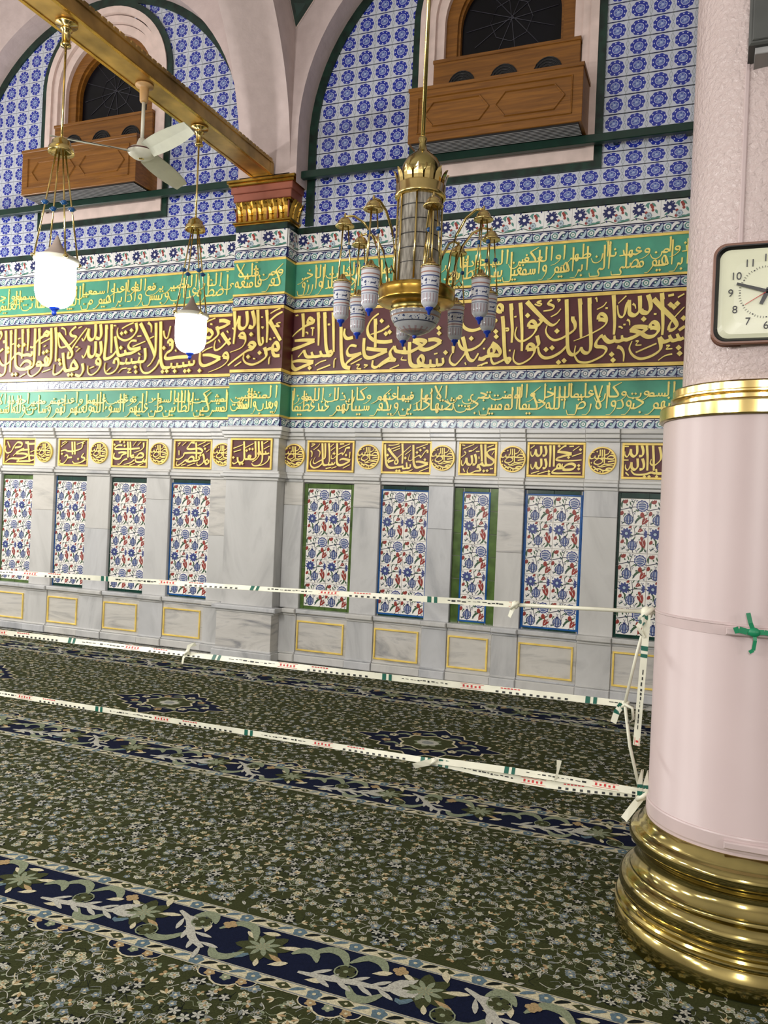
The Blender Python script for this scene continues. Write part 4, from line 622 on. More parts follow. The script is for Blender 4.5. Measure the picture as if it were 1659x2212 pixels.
PLAQ={'rusul': ([([(.317,.917),(.338,.455)],1.0,1.0),([(.381,.917),(.388,.494),(.352,.417),(.24,.32),(.171,.261),(.137,.319),(.177,.473)],1,.3),([(.458,.918),(.477,.61),(.483,.322)],1,.7),([(.631,.92),(.641,.612),(.643,.323),(.691,.228),(.781,.248),(.912,.361)],1.0,1.0),([(.699,.382),(.775,.431),(.92,.38)],.8,1),([(.904,.788),(.828,.768),(.805,.671),(.758,.555),(.743,.613),(.643,.535),(.569,.438),(.524,.438),(.528,.534),(.588,.669)],.9,.3),([(.338,.455),(.344,.282),(.384,.215),(.46,.245),(.471,.312)],1,.7),([(.46,.235),(.537,.246),(.541,.313)],.9,.6),([(.537,.246),(.588,.265),(.599,.323)],.9,.6),([(.344,.282),(.258,.166),(.156,.127),(.09,.203),(.08,.318),(.115,.415)],1,.3),([(.083,.799),(.164,.877),(.093,.886)],.5,.45),([(.138,.703),(.224,.8),(.266,.897)],.5,.45),([(.5,.803),(.567,.9)],.5,.45),([(.51,.688),(.597,.785)],.5,.45),([(.675,.737),(.788,.825),(.907,.903)],.5,.45),([(.778,.132),(.921,.249)],.5,.45),([(.413,.11),(.527,.149)],.5,.45),([(.541,.121),(.642,.179)],.5,.45),([(.075,.674),(.109,.607),(.1,.472)],.5,.45),([(.227,.704),(.281,.628),(.26,.474)],.5,.45),([(.696,.891),(.785,.902)],.6,.6),([(.915,.653),(.908,.461)],.5,.45)],[(.584,.588),(.835,.546)]),'anbiya': ([([(.064,.9),(.081,.546),(.107,.292),(.172,.184),(.319,.196),(.452,.234)],1,.9),([(.129,.782),(.22,.602),(.324,.422),(.327,.313),(.278,.313),(.287,.421),(.392,.585),(.578,.856)],1,.5),([(.411,.928),(.425,.621),(.425,.314)],1,.8),([(.453,.225),(.442,.17),(.515,.189),(.51,.351)],.9,.7),([(.515,.18),(.582,.199),(.585,.298)],.9,.7),([(.632,.892),(.641,.623),(.65,.371),(.698,.21),(.796,.229),(.933,.317)],1.0,1.0),([(.693,.372),(.766,.381),(.933,.33)],.8,1),([(.915,.642),(.913,.714),(.876,.705),(.809,.552),(.785,.516),(.759,.57),(.664,.497),(.593,.406),(.543,.442),(.574,.604)],.9,.3),([(.199,.493),(.146,.438),(.141,.383),(.251,.412)],.7,.7),([(.251,.412),(.137,.329)],.7,.5),([(.138,.873),(.236,.873),(.356,.919)],.5,.45),([(.185,.746),(.371,.856)],.5,.45),([(.235,.692),(.373,.783)],.5,.45),([(.477,.585),(.595,.73)],.5,.45),([(.69,.785),(.918,.92)],.5,.45),([(.764,.076),(.956,.205)],.5,.45),([(.446,.062),(.555,.082),(.639,.137)],.5,.45),([(.873,.803),(.824,.803)],.6,.6)],[(.487,.486),(.322,.087),(.377,.088),(.874,.445),(.129,.565),(.778,.731),(.713,.659)]),'kalim': ([([(.578,.924),(.599,.672),(.613,.42)],1,.9),([(.688,.925),(.7,.619),(.718,.367),(.767,.313),(.892,.35),(.919,.459),(.789,.566),(.722,.655)],1.0,1.0),([(.722,.673),(.812,.764),(.945,.801)],1,.8),([(.767,.313),(.657,.303),(.614,.402)],.9,.9),([(.617,.33),(.562,.329),(.503,.221)],.9,.9),([(.503,.221),(.523,.311),(.566,.221),(.585,.149),(.459,.13),(.351,.075),(.273,.057),(.239,.128),(.282,.237)],1,.3),([(.424,.634),(.461,.491),(.451,.346),(.373,.328)],1.0,1.0),([(.339,.598),(.362,.4),(.31,.318),(.23,.362),(.208,.524)],1.0,1.0),([(.208,.524),(.181,.398),(.122,.289),(.081,.343),(.085,.451)],.9,.3),([(.103,.776),(.397,.922)],.5,.45),([(.066,.532),(.187,.641),(.146,.704)],.5,.45),([(.357,.733),(.494,.851)],.5,.45),([(.747,.836),(.917,.909)],.5,.45),([(.866,.611),(.932,.738)],.5,.45),([(.134,.199),(.177,.101)],.5,.45),([(.083,.902),(.162,.884)],.5,.45),([(.834,.206),(.913,.215)],.5,.45),([(.537,.563),(.543,.491)],.5,.45),([(.452,.707),(.547,.717)],.5,.45),([(.263,.714),(.349,.733)],.7,.7)],[(.679,.141),(.766,.151)]),'naji': ([([(.306,.894),(.329,.755),(.32,.638),(.269,.617)],1.0,1.0),([(.235,.894),(.241,.691),(.199,.611),(.155,.664),(.148,.798)],1.0,1.0),([(.148,.798),(.126,.67),(.094,.596),(.063,.649),(.06,.734)],.9,.3),([(.316,.532),(.339,.394),(.33,.277),(.279,.255)],1.0,1.0),([(.246,.532),(.252,.33),(.209,.249),(.166,.302),(.159,.436)],1.0,1.0),([(.159,.436),(.137,.309),(.105,.234),(.074,.287),(.071,.372)],.9,.3),([(.396,.915),(.404,.606),(.4,.298)],1,.8),([(.46,.915),(.468,.606),(.47,.309)],1,.8),([(.673,.915),(.61,.862),(.535,.755)],.9,.9),([(.523,.734),(.652,.713),(.768,.681)],1.0,1.0),([(.769,.67),(.641,.617),(.528,.553),(.516,.5),(.619,.479),(.798,.489),(.939,.511)],1,.5),([(.624,.266),(.698,.372),(.788,.394),(.834,.33),(.791,.245),(.676,.223),(.625,.245)],1.0,1.0),([(.625,.245),(.61,.33),(.621,.394)],.8,.6),([(.605,.266),(.535,.266),(.533,.351),(.57,.372),(.585,.287)],.9,.9),([(.535,.266),(.472,.202),(.449,.138),(.526,.117),(.704,.128),(.934,.138)],1,.5),([(.057,.819),(.126,.904)],.6,.6),([(.786,.766),(.893,.894)],.5,.45),([(.776,.606),(.935,.702)],.5,.45),([(.08,.096),(.224,.17)],.5,.45),([(.195,.085),(.358,.17)],.5,.45),([(.725,.883),(.802,.894)],.5,.45)],[(.551,.894),(.719,.574),(.897,.351),(.899,.255),(.39,.17),(.396,.091),(.914,.798)]),'habib': ([([(.322,.939),(.349,.789),(.338,.662),(.281,.639)],1.0,1.0),([(.243,.939),(.249,.72),(.201,.632),(.152,.689),(.144,.835)],1.0,1.0),([(.144,.835),(.12,.696),(.083,.615),(.048,.673),(.045,.765)],.9,.3),([(.341,.575),(.368,.425),(.357,.298),(.3,.275)],1.0,1.0),([(.261,.575),(.268,.355),(.22,.267),(.17,.324),(.163,.47)],1.0,1.0),([(.163,.47),(.138,.331),(.102,.25),(.067,.307),(.064,.4)],.9,.3),([(.406,.939),(.425,.588),(.428,.248)],1,.8),([(.506,.939),(.524,.588),(.534,.249)],1,.8),([(.614,.903),(.644,.661),(.625,.516),(.538,.394),(.475,.442),(.487,.564)],1,.4),([(.498,.2),(.377,.138),(.225,.137),(.16,.245)],1,.4),([(.498,.2),(.575,.177),(.571,.298)],.9,.7),([(.575,.172),(.666,.177),(.802,.227),(.929,.313)],1.0,1.0),([(.678,.298),(.783,.348),(.929,.32)],.8,1),([(.071,.184),(.127,.099)],.5,.45),([(.026,.902),(.11,.903)],.5,.45),([(.037,.525),(.114,.525)],.5,.45),([(.695,.734),(.904,.879)],.5,.45),([(.733,.492),(.913,.614)],.5,.45)],[(.387,.078),(.463,.083),(.585,.085),(.745,.106)]),'mudhakkir': ([([(.536,.889),(.45,.897),(.392,.793),(.348,.7),(.444,.672),(.662,.698),(.744,.619),(.7,.547),(.48,.55),(.277,.534)],1,.9),([(.277,.534),(.25,.421),(.144,.325),(.065,.332)],1,.5),([(.575,.9),(.594,.635),(.6,.33)],1,.9),([(.351,.26),(.455,.407),(.526,.389),(.523,.287),(.415,.242),(.318,.3)],1.0,1.0),([(.318,.3),(.228,.194),(.122,.108),(.081,.147),(.1,.251)],1,.3),([(.524,.266),(.617,.29),(.678,.333),(.658,.434)],.9,.7),([(.764,.518),(.803,.357),(.778,.214),(.672,.119),(.622,.168),(.635,.25)],1,.4),([(.914,.32),(.919,.219),(.858,.177),(.838,.277),(.898,.34)],1.0,1.0),([(.857,.197),(.798,.296)],.9,.9),([(.103,.766),(.168,.89),(.108,.848)],.5,.45),([(.22,.789),(.324,.914)],.5,.45),([(.626,.799),(.824,.925)],.5,.45),([(.769,.762),(.935,.887)],.5,.45),([(.374,.097),(.574,.197)],.5,.45),([(.216,.111),(.339,.167)],.5,.45),([(.14,.623),(.147,.458)],.5,.45),([(.855,.582),(.93,.665)],.5,.45)],[(.711,.466),(.819,.692)]),'mansur': ([([(.434,.909),(.451,.597),(.456,.348)],1.0,1.0),([(.505,.912),(.521,.62),(.527,.371)],1.0,1.0),([(.773,.68),(.551,.653),(.312,.645),(.121,.639),(.087,.69),(.178,.776),(.289,.78)],.9,.8),([(.872,.881),(.875,.715),(.793,.608),(.623,.519)],1,.3),([(.192,.506),(.302,.53),(.415,.513)],1.0,1.0),([(.416,.503),(.292,.426),(.249,.32),(.138,.296),(.055,.356),(.08,.502)],1.0,1.0),([(.443,.306),(.334,.24),(.244,.112),(.18,.11)],1,.4),([(.695,.376),(.784,.504),(.865,.485),(.871,.381),(.745,.346),(.649,.354)],1.0,1.0),([(.628,.436),(.565,.413),(.569,.351),(.631,.374)],.9,.9),([(.957,.301),(.962,.218),(.88,.236),(.907,.32)],1.0,1.0),([(.882,.215),(.787,.191),(.689,.209),(.668,.292)],.9,.7),([(.637,.27),(.531,.162),(.358,.095)],1,.3),([(.593,.758),(.679,.917)],.5,.45),([(.72,.772),(.808,.9)],.5,.45),([(.746,.065),(.886,.153)],.5,.45),([(.52,.079),(.661,.146)],.5,.45)],[(.235,.903),(.347,.886),(.362,.761),(.081,.794)]),'tawba': ([([(.445,.888),(.474,.424)],1.0,1.0),([(.526,.889),(.555,.425)],1.0,1.0),([(.307,.543),(.519,.546),(.76,.65),(.786,.792)],.9,.6),([(.213,.341),(.28,.402),(.321,.302),(.191,.1),(.066,.1),(.077,.22)],1,.4),([(.321,.302),(.462,.323)],.9,.9),([(.843,.468),(.78,.345),(.891,.285),(.758,.142),(.547,.101),(.489,.182)],1,.4),([(.095,.541),(.234,.583),(.307,.543)],.8,.8),([(.086,.701),(.287,.885)],.5,.45),([(.61,.79),(.883,.916)],.5,.45),([(.794,.142),(.929,.245)],.5,.45),([(.115,.822),(.251,.905)],.5,.45)],[(.136,.441),(.679,.264),(.818,.834)]),'haris': ([([(.74,.892),(.805,.192)],1.0,1.0),([(.664,.851),(.781,.796),(.965,.803)],1.0,1.0),([(.312,.683),(.426,.842),(.557,.808),(.535,.69),(.348,.646)],1.0,1.0),([(.312,.683),(.233,.487),(.108,.445),(.051,.559),(.071,.714)],1,.4),([(.8,.582),(.517,.534),(.398,.434),(.655,.422),(.758,.347),(.575,.245),(.318,.238)],1.0,1.0),([(.318,.238),(.192,.216),(.073,.098)],1,.5),([(.95,.352),(.822,.348),(.839,.173),(1.009,.236)],.8,.8),([(.84,.153),(.425,.125)],1.0,1.0),([(.638,.616),(.485,.534),(.31,.335)],.8,.4),([(.841,.486),(.979,.556)],.5,.45),([(.124,.253),(.179,.37)],.5,.45),([(.122,.87),(.204,.641)],.5,.45)],[(.485,.165),(.577,.575)]),'rasul': ([([(.32,.9),(.345,.336)],1.0,1.0),([(.592,.906),(.618,.387)],1.0,1.0),([(.67,.907),(.692,.46)],1.0,1.0),([(.749,.909),(.773,.34),(.702,.145),(.579,.121),(.523,.193)],1,.4),([(.937,.438),(.908,.292),(.807,.17),(.668,.109)],1,.3),([(.932,.536),(.863,.506),(.842,.595)],.9,.6),([(.846,.505),(.74,.497),(.719,.581)],.9,.8),([(.719,.581),(.668,.532),(.689,.46),(.641,.338),(.539,.241)],1,.6),([(.618,.387),(.553,.326),(.465,.337),(.443,.433),(.496,.422),(.465,.337),(.359,.324)],.9,.9),([(.345,.336),(.309,.24),(.222,.215),(.182,.335)],.9,.7),([(.181,.383),(.186,.239),(.1,.167),(.063,.215)],.9,.4),([(.073,.668),(.306,.791)],.5,.45),([(.362,.696),(.551,.832)],.5,.45),([(.797,.825),(.899,.912)],.5,.45),([(.804,.655),(.932,.755)],.5,.45),([(.086,.549),(.26,.623)],.5,.45)],[(.47,.65),(.54,.651),(.401,.601),(.084,.37),(.251,.163),(.308,.173)])}
MEDL=([([(-.019,.094),(-.019,.04)],1.0,1.0),([(-.001,.094),(-.001,.033)],1.0,1.0),([(.017,.094),(.019,-.025)],1.0,1.0),([(.063,.084),(.049,.058),(.013,.044)],1.0,1.0),([(.042,.025),(.07,.044),(.099,.036),(.093,.015),(.056,.015),(.027,.018),(-.009,.022)],1.0,1.0),([(-.03,.047),(-.034,.022),(-.059,.018),(-.059,.04)],1.0,1.0),([(-.059,.04),(-.073,.018),(-.098,.015),(-.103,.033)],1.0,1.0),([(.006,.004),(-.023,.018),(-.059,-.004),(-.066,-.025),(-.037,-.036),(-.001,-.018),(.006,.004)],1.0,1.0),([(.049,-.011),(.103,-.001)],1.0,1.0),([(-.023,-.058),(.02,-.033),(.056,-.033),(.103,-.024)],1.0,1.0),([(-.037,-.047),(-.001,-.056),(.049,-.044),(.095,-.045)],.7,.7),([(.088,-.069),(.056,-.065),(.034,-.076),(.07,-.084)],1.0,1.0),([(.07,-.084),(.013,-.087),(-.023,-.073),(-.066,-.08)],1.0,1.0),([(-.03,-.091),(-.052,-.069),(-.073,-.054)],.8,.8),([(-.095,.062),(-.066,.069)],.6,.5),([(.07,.065),(.095,.058)],.6,.5)],[(-.012,-.099),(.011,-.099),(-.089,-.022),(-.086,-.051),(-.043,.075)])
OFFVIEW = [('ا', -7.961, -8.032, 3.068, .36), ('لا', -8.101, -8.331, 3.052, .36), ('من', -8.361, -8.7, 3.083, .36)]
# two stacked lines of the green bands, right to left
GREEN = {('green1', 1): (['مقام', 'إبراهيم', 'مصلى', 'إلى', 'إبراهيم', 'وإسمعيل', 'بيتي', 'للطائفين', 'والركع', 'وإذ', 'إبراهيم', 'اجعل', 'بلدا', 'وارزق'], ['واتخذوا', 'من', 'وعهدنا', 'أن', 'طهرا', 'والعكفين', 'السجود', 'قال', 'رب', 'هذا', 'آمنا', 'أهله', 'من', 'الثمرت', 'الآخر']),
         ('green1', 'P'): (['كفر', 'فأمتعه'], ['ومن', 'قليلا']),
         ('green1', 0): (['ثم', 'أضطره', 'عذاب', 'وبئس', 'وإذ', 'إبراهيم', 'من', 'البيت', 'ربنا', 'منا', 'أنت', 'العليم', 'ربنا', 'مسلمين'], ['إلى', 'النار', 'المصير', 'يرفع', 'القواعد', 'وإسمعيل', 'تقبل', 'إنك', 'السميع', 'واجعلنا', 'لك', 'ومن']),
         ('green2', 1): (['إيمنا', 'إيمنهم', 'جنود', 'والأرض', 'الله', 'حكيما', 'المؤمنين', 'جنت', 'تحتها', 'خلدين', 'ويكفر', 'سيئاتهم', 'عند', 'عظيما'], ['مع', 'ولله', 'السموت', 'وكان', 'عليما', 'ليدخل', 'والمؤمنت', 'تجري', 'من', 'الأنهر', 'فيها', 'عنهم', 'وكان', 'ذلك', 'الله', 'فوزا']),
         ('green2', 'P'): (['ويعذب', 'والمنفقت'], ['المنفقين']),
         ('green2', 0): (['والمشركين', 'الظانين', 'ظن', 'عليهم', 'السوء', 'الله', 'ولعنهم', 'لهم', 'وساءت', 'ولله', 'السموت', 'وكان', 'عزيزا'], ['والمشركت', 'بالله', 'السوء', 'دائرة', 'وغضب', 'عليهم', 'وأعد', 'جهنم', 'مصيرا', 'جنود', 'والأرض', 'الله', 'حكيما'])}
def set_line(words, xr, xl, base, H, nib, fn, dep, parent, clip):
    u = H/TALL; ws = []
    for w in words:
        st, dt, xe = word_strokes(w); X = [p[0] for s_ in st for p in s_[0]]; ws.append((max(X)-min(X))*u)
    gap = .35*u; k = (xr-xl-gap*(len(ws)-1))/sum(ws); x = xr
    for w, ww in zip(words, ws):
        write(w, x, x-ww*k, base, H, nib, fn, dep, sub=3, clip=clip).build('gold_word', parent); x -= ww*k+gap
def marks(rows, z0, z1, n, seed, nib, fn, dep, parent, x0, x1):
    rnd = random.Random(seed); q = MB()
    for i in range(n):
        x, z = rnd.uniform(x0, x1), rnd.uniform(z0, z1); L = rnd.uniform(1.5, 3)*nib
        if rnd.random() < .6: ribbon(q, crom([(x, z), (x-L, z-L*.55)], 2), .5, .3, nib, fn, dep, 'gold_letter')
        else: ribbon(q, crom([(x, z), (x-L*.5, z+L*.35), (x-L*.5, z-L*.1), (x-L, z-L*.2)], 2), .45, .3, nib, fn, dep, 'gold_letter')
    o = q.build('vowel_marks', parent); o['kind'] = 'stuff'
SEG = [(0, -9.2, -4.575, W), ('P', -4.575, -3.985, PF), (1, -3.985, 0.0, W), ('Q', 0., .59, PF), (2, .59, 3.2, W)]
for key, x0, x1, y in SEG:
    for bn, (z0, z1, m) in BANDS.items():
        edge = bn[0] == 'g' and bn[1:].isdigit()
        o = bx('gilt_moulding' if edge else ('maroon_band' if bn == 'maroon' else 'green_band'), wall, x0, x1, y-(.022 if edge else .012), W+.01, z0, z1, m)
        if edge or key in ('Q', 2): continue
        fn = fn_at(y-.012)
        if bn == 'maroon':
            for zone, st, dt in TRACED:
                if zone == key: draw(st, dt, .0405, fn, .012).build('gold_word', o)
            if key == 0:
                for w, xr, xl, b_, H in OFFVIEW: write(w, xr, xl, b_, H, .045, fn, .012, clip=(2.9, 3.47)).build('gold_word', o)
        else:
            lo, up = GREEN[bn, key]; h = z1-z0
            a = max(x0, -8.6)+.03
            set_line(lo, x1-.03, a, z0+h*.21, h*.66, .0185, fn, .006, o, (z0+.01, z1-.01)); set_line(up, x1-.03, a, z0+h*.55, h*.40, .0175, fn, .006, o, (z0+.01, z1-.01))
    # tile courses of the band zone
    nsc = max(1, round((x1-x0)/SCW))
    for k, z in ((1, 3.988), (2, 3.521), (3, 2.757), (4, 2.312)):
        for i in range(nsc):
            xx = x0+(x1-x0)*i/nsc
            if xx < -8.9 or xx > 1.2: continue
            o = put('scroll_tile', ME_SC[k], wall, (xx, y-.002, z)); o.scale.x = (x1-x0)/nsc/SCW
    nst = max(1, round((x1-x0)/STW))
    for i in range(nst):
        xx = x0+(x1-x0)*i/nst
        if xx < -8.9 or xx > 1.2: continue
        o = put('flower_frieze_tile', ME_ST, wall, (xx, y-.002, 4.094)); o.scale.x = (x1-x0)/nst/STW
    bx('green_marble_course', wall, x0, x1, y-.02, W+.01, 4.276, 4.332, 'green_marble')
    if key in ('P', 'Q'):   # core of the wall pilaster and the tiles on its flank
        bx('pilaster_core', wall, x0+.006, x1-.006, PF+.006, W+.01, 2.31, 4.33, 't_navy')
        for k, z in ((1, 3.988), (2, 3.521), (3, 2.757), (4, 2.312)):
            o = put('scroll_tile', ME_SC[k], wall, (x1+.002, PF, z), PI/2); o.scale.x = (W-PF)/SCW
        o = put('flower_frieze_tile', ME_ST, wall, (x1+.002, PF, 4.094), PI/2); o.scale.x = (W-PF)/STW

# ------------------------------------------------------------------ blue roundel tiles of the lunettes
ZC = 5.18; RA = 1.955; AX = [-8.79, -4.22, .35]; BAYC = [-6.505, -1.935]
def inside_arch(x, z, c, r): return abs(x-c) < r if z < ZC else math.hypot(x-c, z-ZC) < r
q = MB(); q.box(.0002, .1838, -.012, 0, .005, .157, 'blue_roundel_tile', ch=.0004); ME_BT = q.mesh('blue_tile')
q = MB(); q.box(.0002, .1838, -.012, 0, .004, .1305, 'blue_roundel_tile', ch=.0004); ME_BL = q.mesh('blue_tile')
rows = [(4.333+.1345*i, .1345, ME_BL) for i in range(3)] + [(4.7365+.1622*i, .1622, ME_BT) for i in range(15)]
tiles = []
for bi, c in enumerate(BAYC):
    n0 = int(math.ceil(2.2/.184))
    for z, h, me in rows:
        for i in range(-n0, n0):
            x = c+i*.184; xm, zm = x+.092, z+h/2
            if z < 4.7:
                if not (BAYS[bi][0]-.1 < xm < BAYS[bi][1]+.1): continue
            elif not any(inside_arch(a, b_, c, RA+.03) for a in (x, x+.184) for b_ in (z, z+h)): continue
            ax = AXW[bi]
            if z+h > 4.7 and all((abs(a-ax) < .84 and (b_ < 6.19 or math.hypot(a-ax, b_-6.19) < .84) and b_ > 4.6) for a in (x, x+.184) for b_ in (z, z+h)): continue
            if z+h > 4.7 and min((abs(a-ax) if b_ < 6.19 else math.hypot(a-ax, b_-6.19)) for a in (x, x+.184) for b_ in (z, z+h)) < .69 and zm > 4.66: continue
            if xm > .1 or xm < -8.6 or zm > 7.1: continue
            tiles.append((x, z, me, math.hypot(xm, W)))
tiles.sort(key=lambda t: t[3])
for x, z, me, d in tiles[:300]: put('blue_tile', me, wall, (x, W, z))
q = MB()
for x, z, me, d in tiles[300:]:
    h = .132 if me is ME_BL else .160
    q.box(x+.0002, x+.1838, W-.012, W, z+.003, z+h-.001, 'blue_roundel_tile')
o = q.build('blue_tile_field', wall); o['kind'] = 'stuff'

# ------------------------------------------------------------------ arches on the wall
AF = 7.09                                        # front of the arch faces
def arch_pts(c, r, n=40, zbot=4.70):
    P = [(c-r, zbot)]
    for i in range(n+1):
        a = PI-PI*i/n; P.append((c+r*math.cos(a), ZC+r*math.sin(a)))
    P.append((c+r, zbot)); return P
def arch_wall(c):
    q = MB(); P = arch_pts(c, RA); x0, x1 = c-2.285, c+2.285; n = len(P)
    for i in range(n-1):
        (a, za), (b_, zb) = P[i], P[i+1]
        if a == b_ or abs(a-b_) < 1e-6: pass
        else: q.poly([(a, AF, za), (b_, AF, zb), (b_, AF, 8.3), (a, AF, 8.3)], 'pink_plaster')
        q.poly([(a, AF, za), (a, W, za), (b_, W, zb), (b_, AF, zb)], 'pink_plaster'); 
    q.poly([(x0, AF, 4.78), (c-RA, AF, 4.78), (c-RA, AF, 8.3), (x0, AF, 8.3)], 'pink_plaster'); q.poly([(c+RA, AF, 4.78), (x1, AF, 4.78), (x1, AF, 8.3), (c+RA, AF, 8.3)], 'pink_plaster')
    q.poly([(x0, W, 4.78), (c-RA, W, 4.78), (c-RA, AF, 4.78), (x0, AF, 4.78)], 'pink_plaster'); q.poly([(c+RA, W, 4.78), (x1, W, 4.78), (x1, AF, 4.78), (c+RA, AF, 4.78)], 'pink_plaster')
    q.build('wall_arch', wall)
    q = MB(); A = arch_pts(c, RA+.005, zbot=4.34); B = arch_pts(c, RA-.085, zbot=4.34)
    for i in range(len(A)-1):
        q.poly([(A[i][0], W-.03, A[i][1]), (B[i][0], W-.03, B[i][1]), (B[i+1][0], W-.03, B[i+1][1]), (A[i+1][0], W-.03, A[i+1][1])], 'green_marble')
        q.poly([(B[i][0], W-.03, B[i][1]), (B[i][0], W, B[i][1]), (B[i+1][0], W, B[i+1][1]), (B[i+1][0], W-.03, B[i+1][1])], 'green_marble')
    q.build('green_marble_arch_trim', wall)
for c in BAYC: arch_wall(c)
# transverse ribs springing from the wall pilasters towards the columns
def rib(xc):
    x0, x1 = xc-.285, xc+.285; R = 2.47; cy = AF-R; mid = (AF+3.61)/2; q = MB(); P = [(AF, 4.78)]
    for i in range(0, 41):
        y = AF-(AF-mid)*(1-math.cos(PI/2*i/40)) if False else AF-(AF-mid)*(i/40)**2
        P.append((y, 4.8+math.sqrt(max(0, R*R-(y-cy)**2))))
    P += [(2*mid-y, z) for y, z in reversed(P[:-1])]
    for (a, za), (b_, zb) in zip(P, P[1:]):
        q.poly([(x0, a, za), (x1, a, za), (x1, b_, zb), (x0, b_, zb)], 'pink_plaster')
        for x in (x0, x1): q.poly([(x, a, za), (x, b_, zb), (x, b_, 8.3), (x, a, 8.3)], 'pink_plaster')
    q.build('transverse_arch', wall)
for x in AX[1:2]: rib(x-.03)
# pendentive panels: green ornament in a white frame across the corner between rib and arch
def pend(x, z, sx, name='pendentive_panel'):
    # apex in the corner, widening upwards and leaning out over the hall
    for k, (m, off) in enumerate((('pink_stone', 0.), ('green_marble', .012), ('t_white', .06), ('t_dkgreen', .075))):
        q = MB(); a = off*1.0; zz = z+off*1.2
        A = Vector((x+sx*(.0+a*.3), AF-.004-k*.004-a*.3, zz)); H = 1.2
        Bv = Vector((x+sx*(.0+a*.5), AF-.85+a, z+H)); Cv = Vector((x+sx*(.94-a), AF-.01-a*.4, z+H))
        nrm = Vector((sx*.5, -.5, -.1)).normalized()*(.004*k)
        q.poly([A+nrm, Cv+nrm, Bv+nrm] if sx > 0 else [A+nrm, Bv+nrm, Cv+nrm], m)
        q.build(name, wall)
pend(-3.962, 6.2, 1); pend(-8.50, 6.62, 1)

# ------------------------------------------------------------------ capital of the pilaster
def capital(xc):
    c = MB(); root = None
    h = .295
    steps = [('gilt_astragal', 'gold_metal', .02, 4.332, 4.352), ('gilt_astragal', 'gold_metal', .035, 4.352, 4.372), ('gilt_fillet', 'gold_metal', .02, 4.555, 4.578),
             ('red_abacus', 'red_paint', .035, 4.578, 4.655), ('red_abacus', 'red_paint', .055, 4.655, 4.72), ('gilt_abacus', 'gold_metal', .075, 4.72, 4.75), ('gilt_abacus', 'gold_metal', .09, 4.75, 4.78)]
    core = bx('capital', wall, xc-h, xc+h, PF-.0, W, 4.332, 4.78, 'gold_metal'); core['label'] = 'gilded leaf capital with brick red abacus'
    for n, m, d, z0, z1 in steps: bx(n, core, xc-h-d, xc+h+d, PF-d, W+.005, z0, z1, m, ch=.006)
    # leaf cavetto: a row of grooved leaves curving outwards, front and flanks
    def leaf(w):
        q = MB(); n = 6
        for i in range(n):
            t0, t1 = i/n, (i+1)/n
            def row(t): 
                out = -.012-.05*t**2.2; zz = 4.372+.183*t; ww = w*(.46 if i % 2 else .47)
                return [(-ww, out+.006, zz), (-ww*.55, out-.012, zz), (-ww*.12, out-.002, zz-.012*(i % 2)), (0, out-.016, zz), (ww*.12, out-.002, zz-.012*(i % 2)), (ww*.55, out-.012, zz), (ww, out+.006, zz)]
            A, B = row(t0), row(t1)
            for k in range(6): q.poly([A[k], A[k+1], B[k+1], B[k]], 'gold_metal')
        return q
    wl = .59/5; me = leaf(wl).mesh('gilt_leaf')
    for i in range(5): put('gilt_leaf', me, core, (xc-h+wl*(i+.5), PF, 0))
    for sx in (-1, 1):
        for i in range(2): put('gilt_leaf', me, core, (xc+sx*h, PF+.05+i*.1, 0), sx*PI/2)
    for i in range(6): bx('red_groove', core, xc-h+wl*i-.004, xc-h+wl*i+.004, PF-.02, PF, 4.385, 4.55, 'red_paint')
capital(-4.28); capital(.295)
# ------------------------------------------------------------------ marble dado
PANELS = [  # x0, x1, side glaze, inner line, top/bottom glaze, columns, bay, plaque x0, x1, lines of text
    (-3.775, -3.225, 't_green', None, 't_green', 2, 1, -3.75, -3.24, 'rusul'),
    (-2.948, -2.46, 't_azure', 't_azure', 't_dkgreen', 2, 1, -2.955, -2.447, 'anbiya'),
    (-2.216, -1.795, 't_green', 't_azure', 't_green', 1, 1, -2.185, -1.825, 'kalim'),
    (-1.56, -1.037, 't_azure', 't_azure', 't_dkgreen', 2, 1, -1.549, -1.038, 'naji'),
    (-.747, -.235, 't_dkgreen', None, 't_dkgreen', 2, 1, -.73, -.235, 'habib'),
    (-5.366, -4.86, 't_azure', 't_azure', 't_dkgreen', 2, 0, -5.34, -4.86, 'mudhakkir'),
    (-6.159, -5.668, 't_dkgreen', None, 't_dkgreen', 2, 0, -6.16, -5.675, 'mansur'),
    (-6.944, -6.48, 't_azure', None, 't_dkgreen', 2, 0, -6.91, -6.48, 'tawba'),
    (-7.738, -7.259, 't_green', None, 't_green', 2, 0, -7.73, -7.24, 'haris'),
    (-8.40, -8.0, 't_azure', None, 't_dkgreen', 1, 0, -8.38, -8.02, ['رحمة', 'الله'])]
ZT, ZB = 1.77, .512        # opening of the tile panels
def gframe(parent, x0, x1, z0, z1, y, w, name='gilt_frame', m='gold_edge'):
    for a in ((x0, x1, z0, z0+w), (x0, x1, z1-w, z1), (x0, x0+w, z0+w, z1-w), (x1-w, x1, z0+w, z1-w)): bx(name, parent, a[0], a[1], y-.014, y+.002, a[2], a[3], m, ch=.003)
med_st = MB()
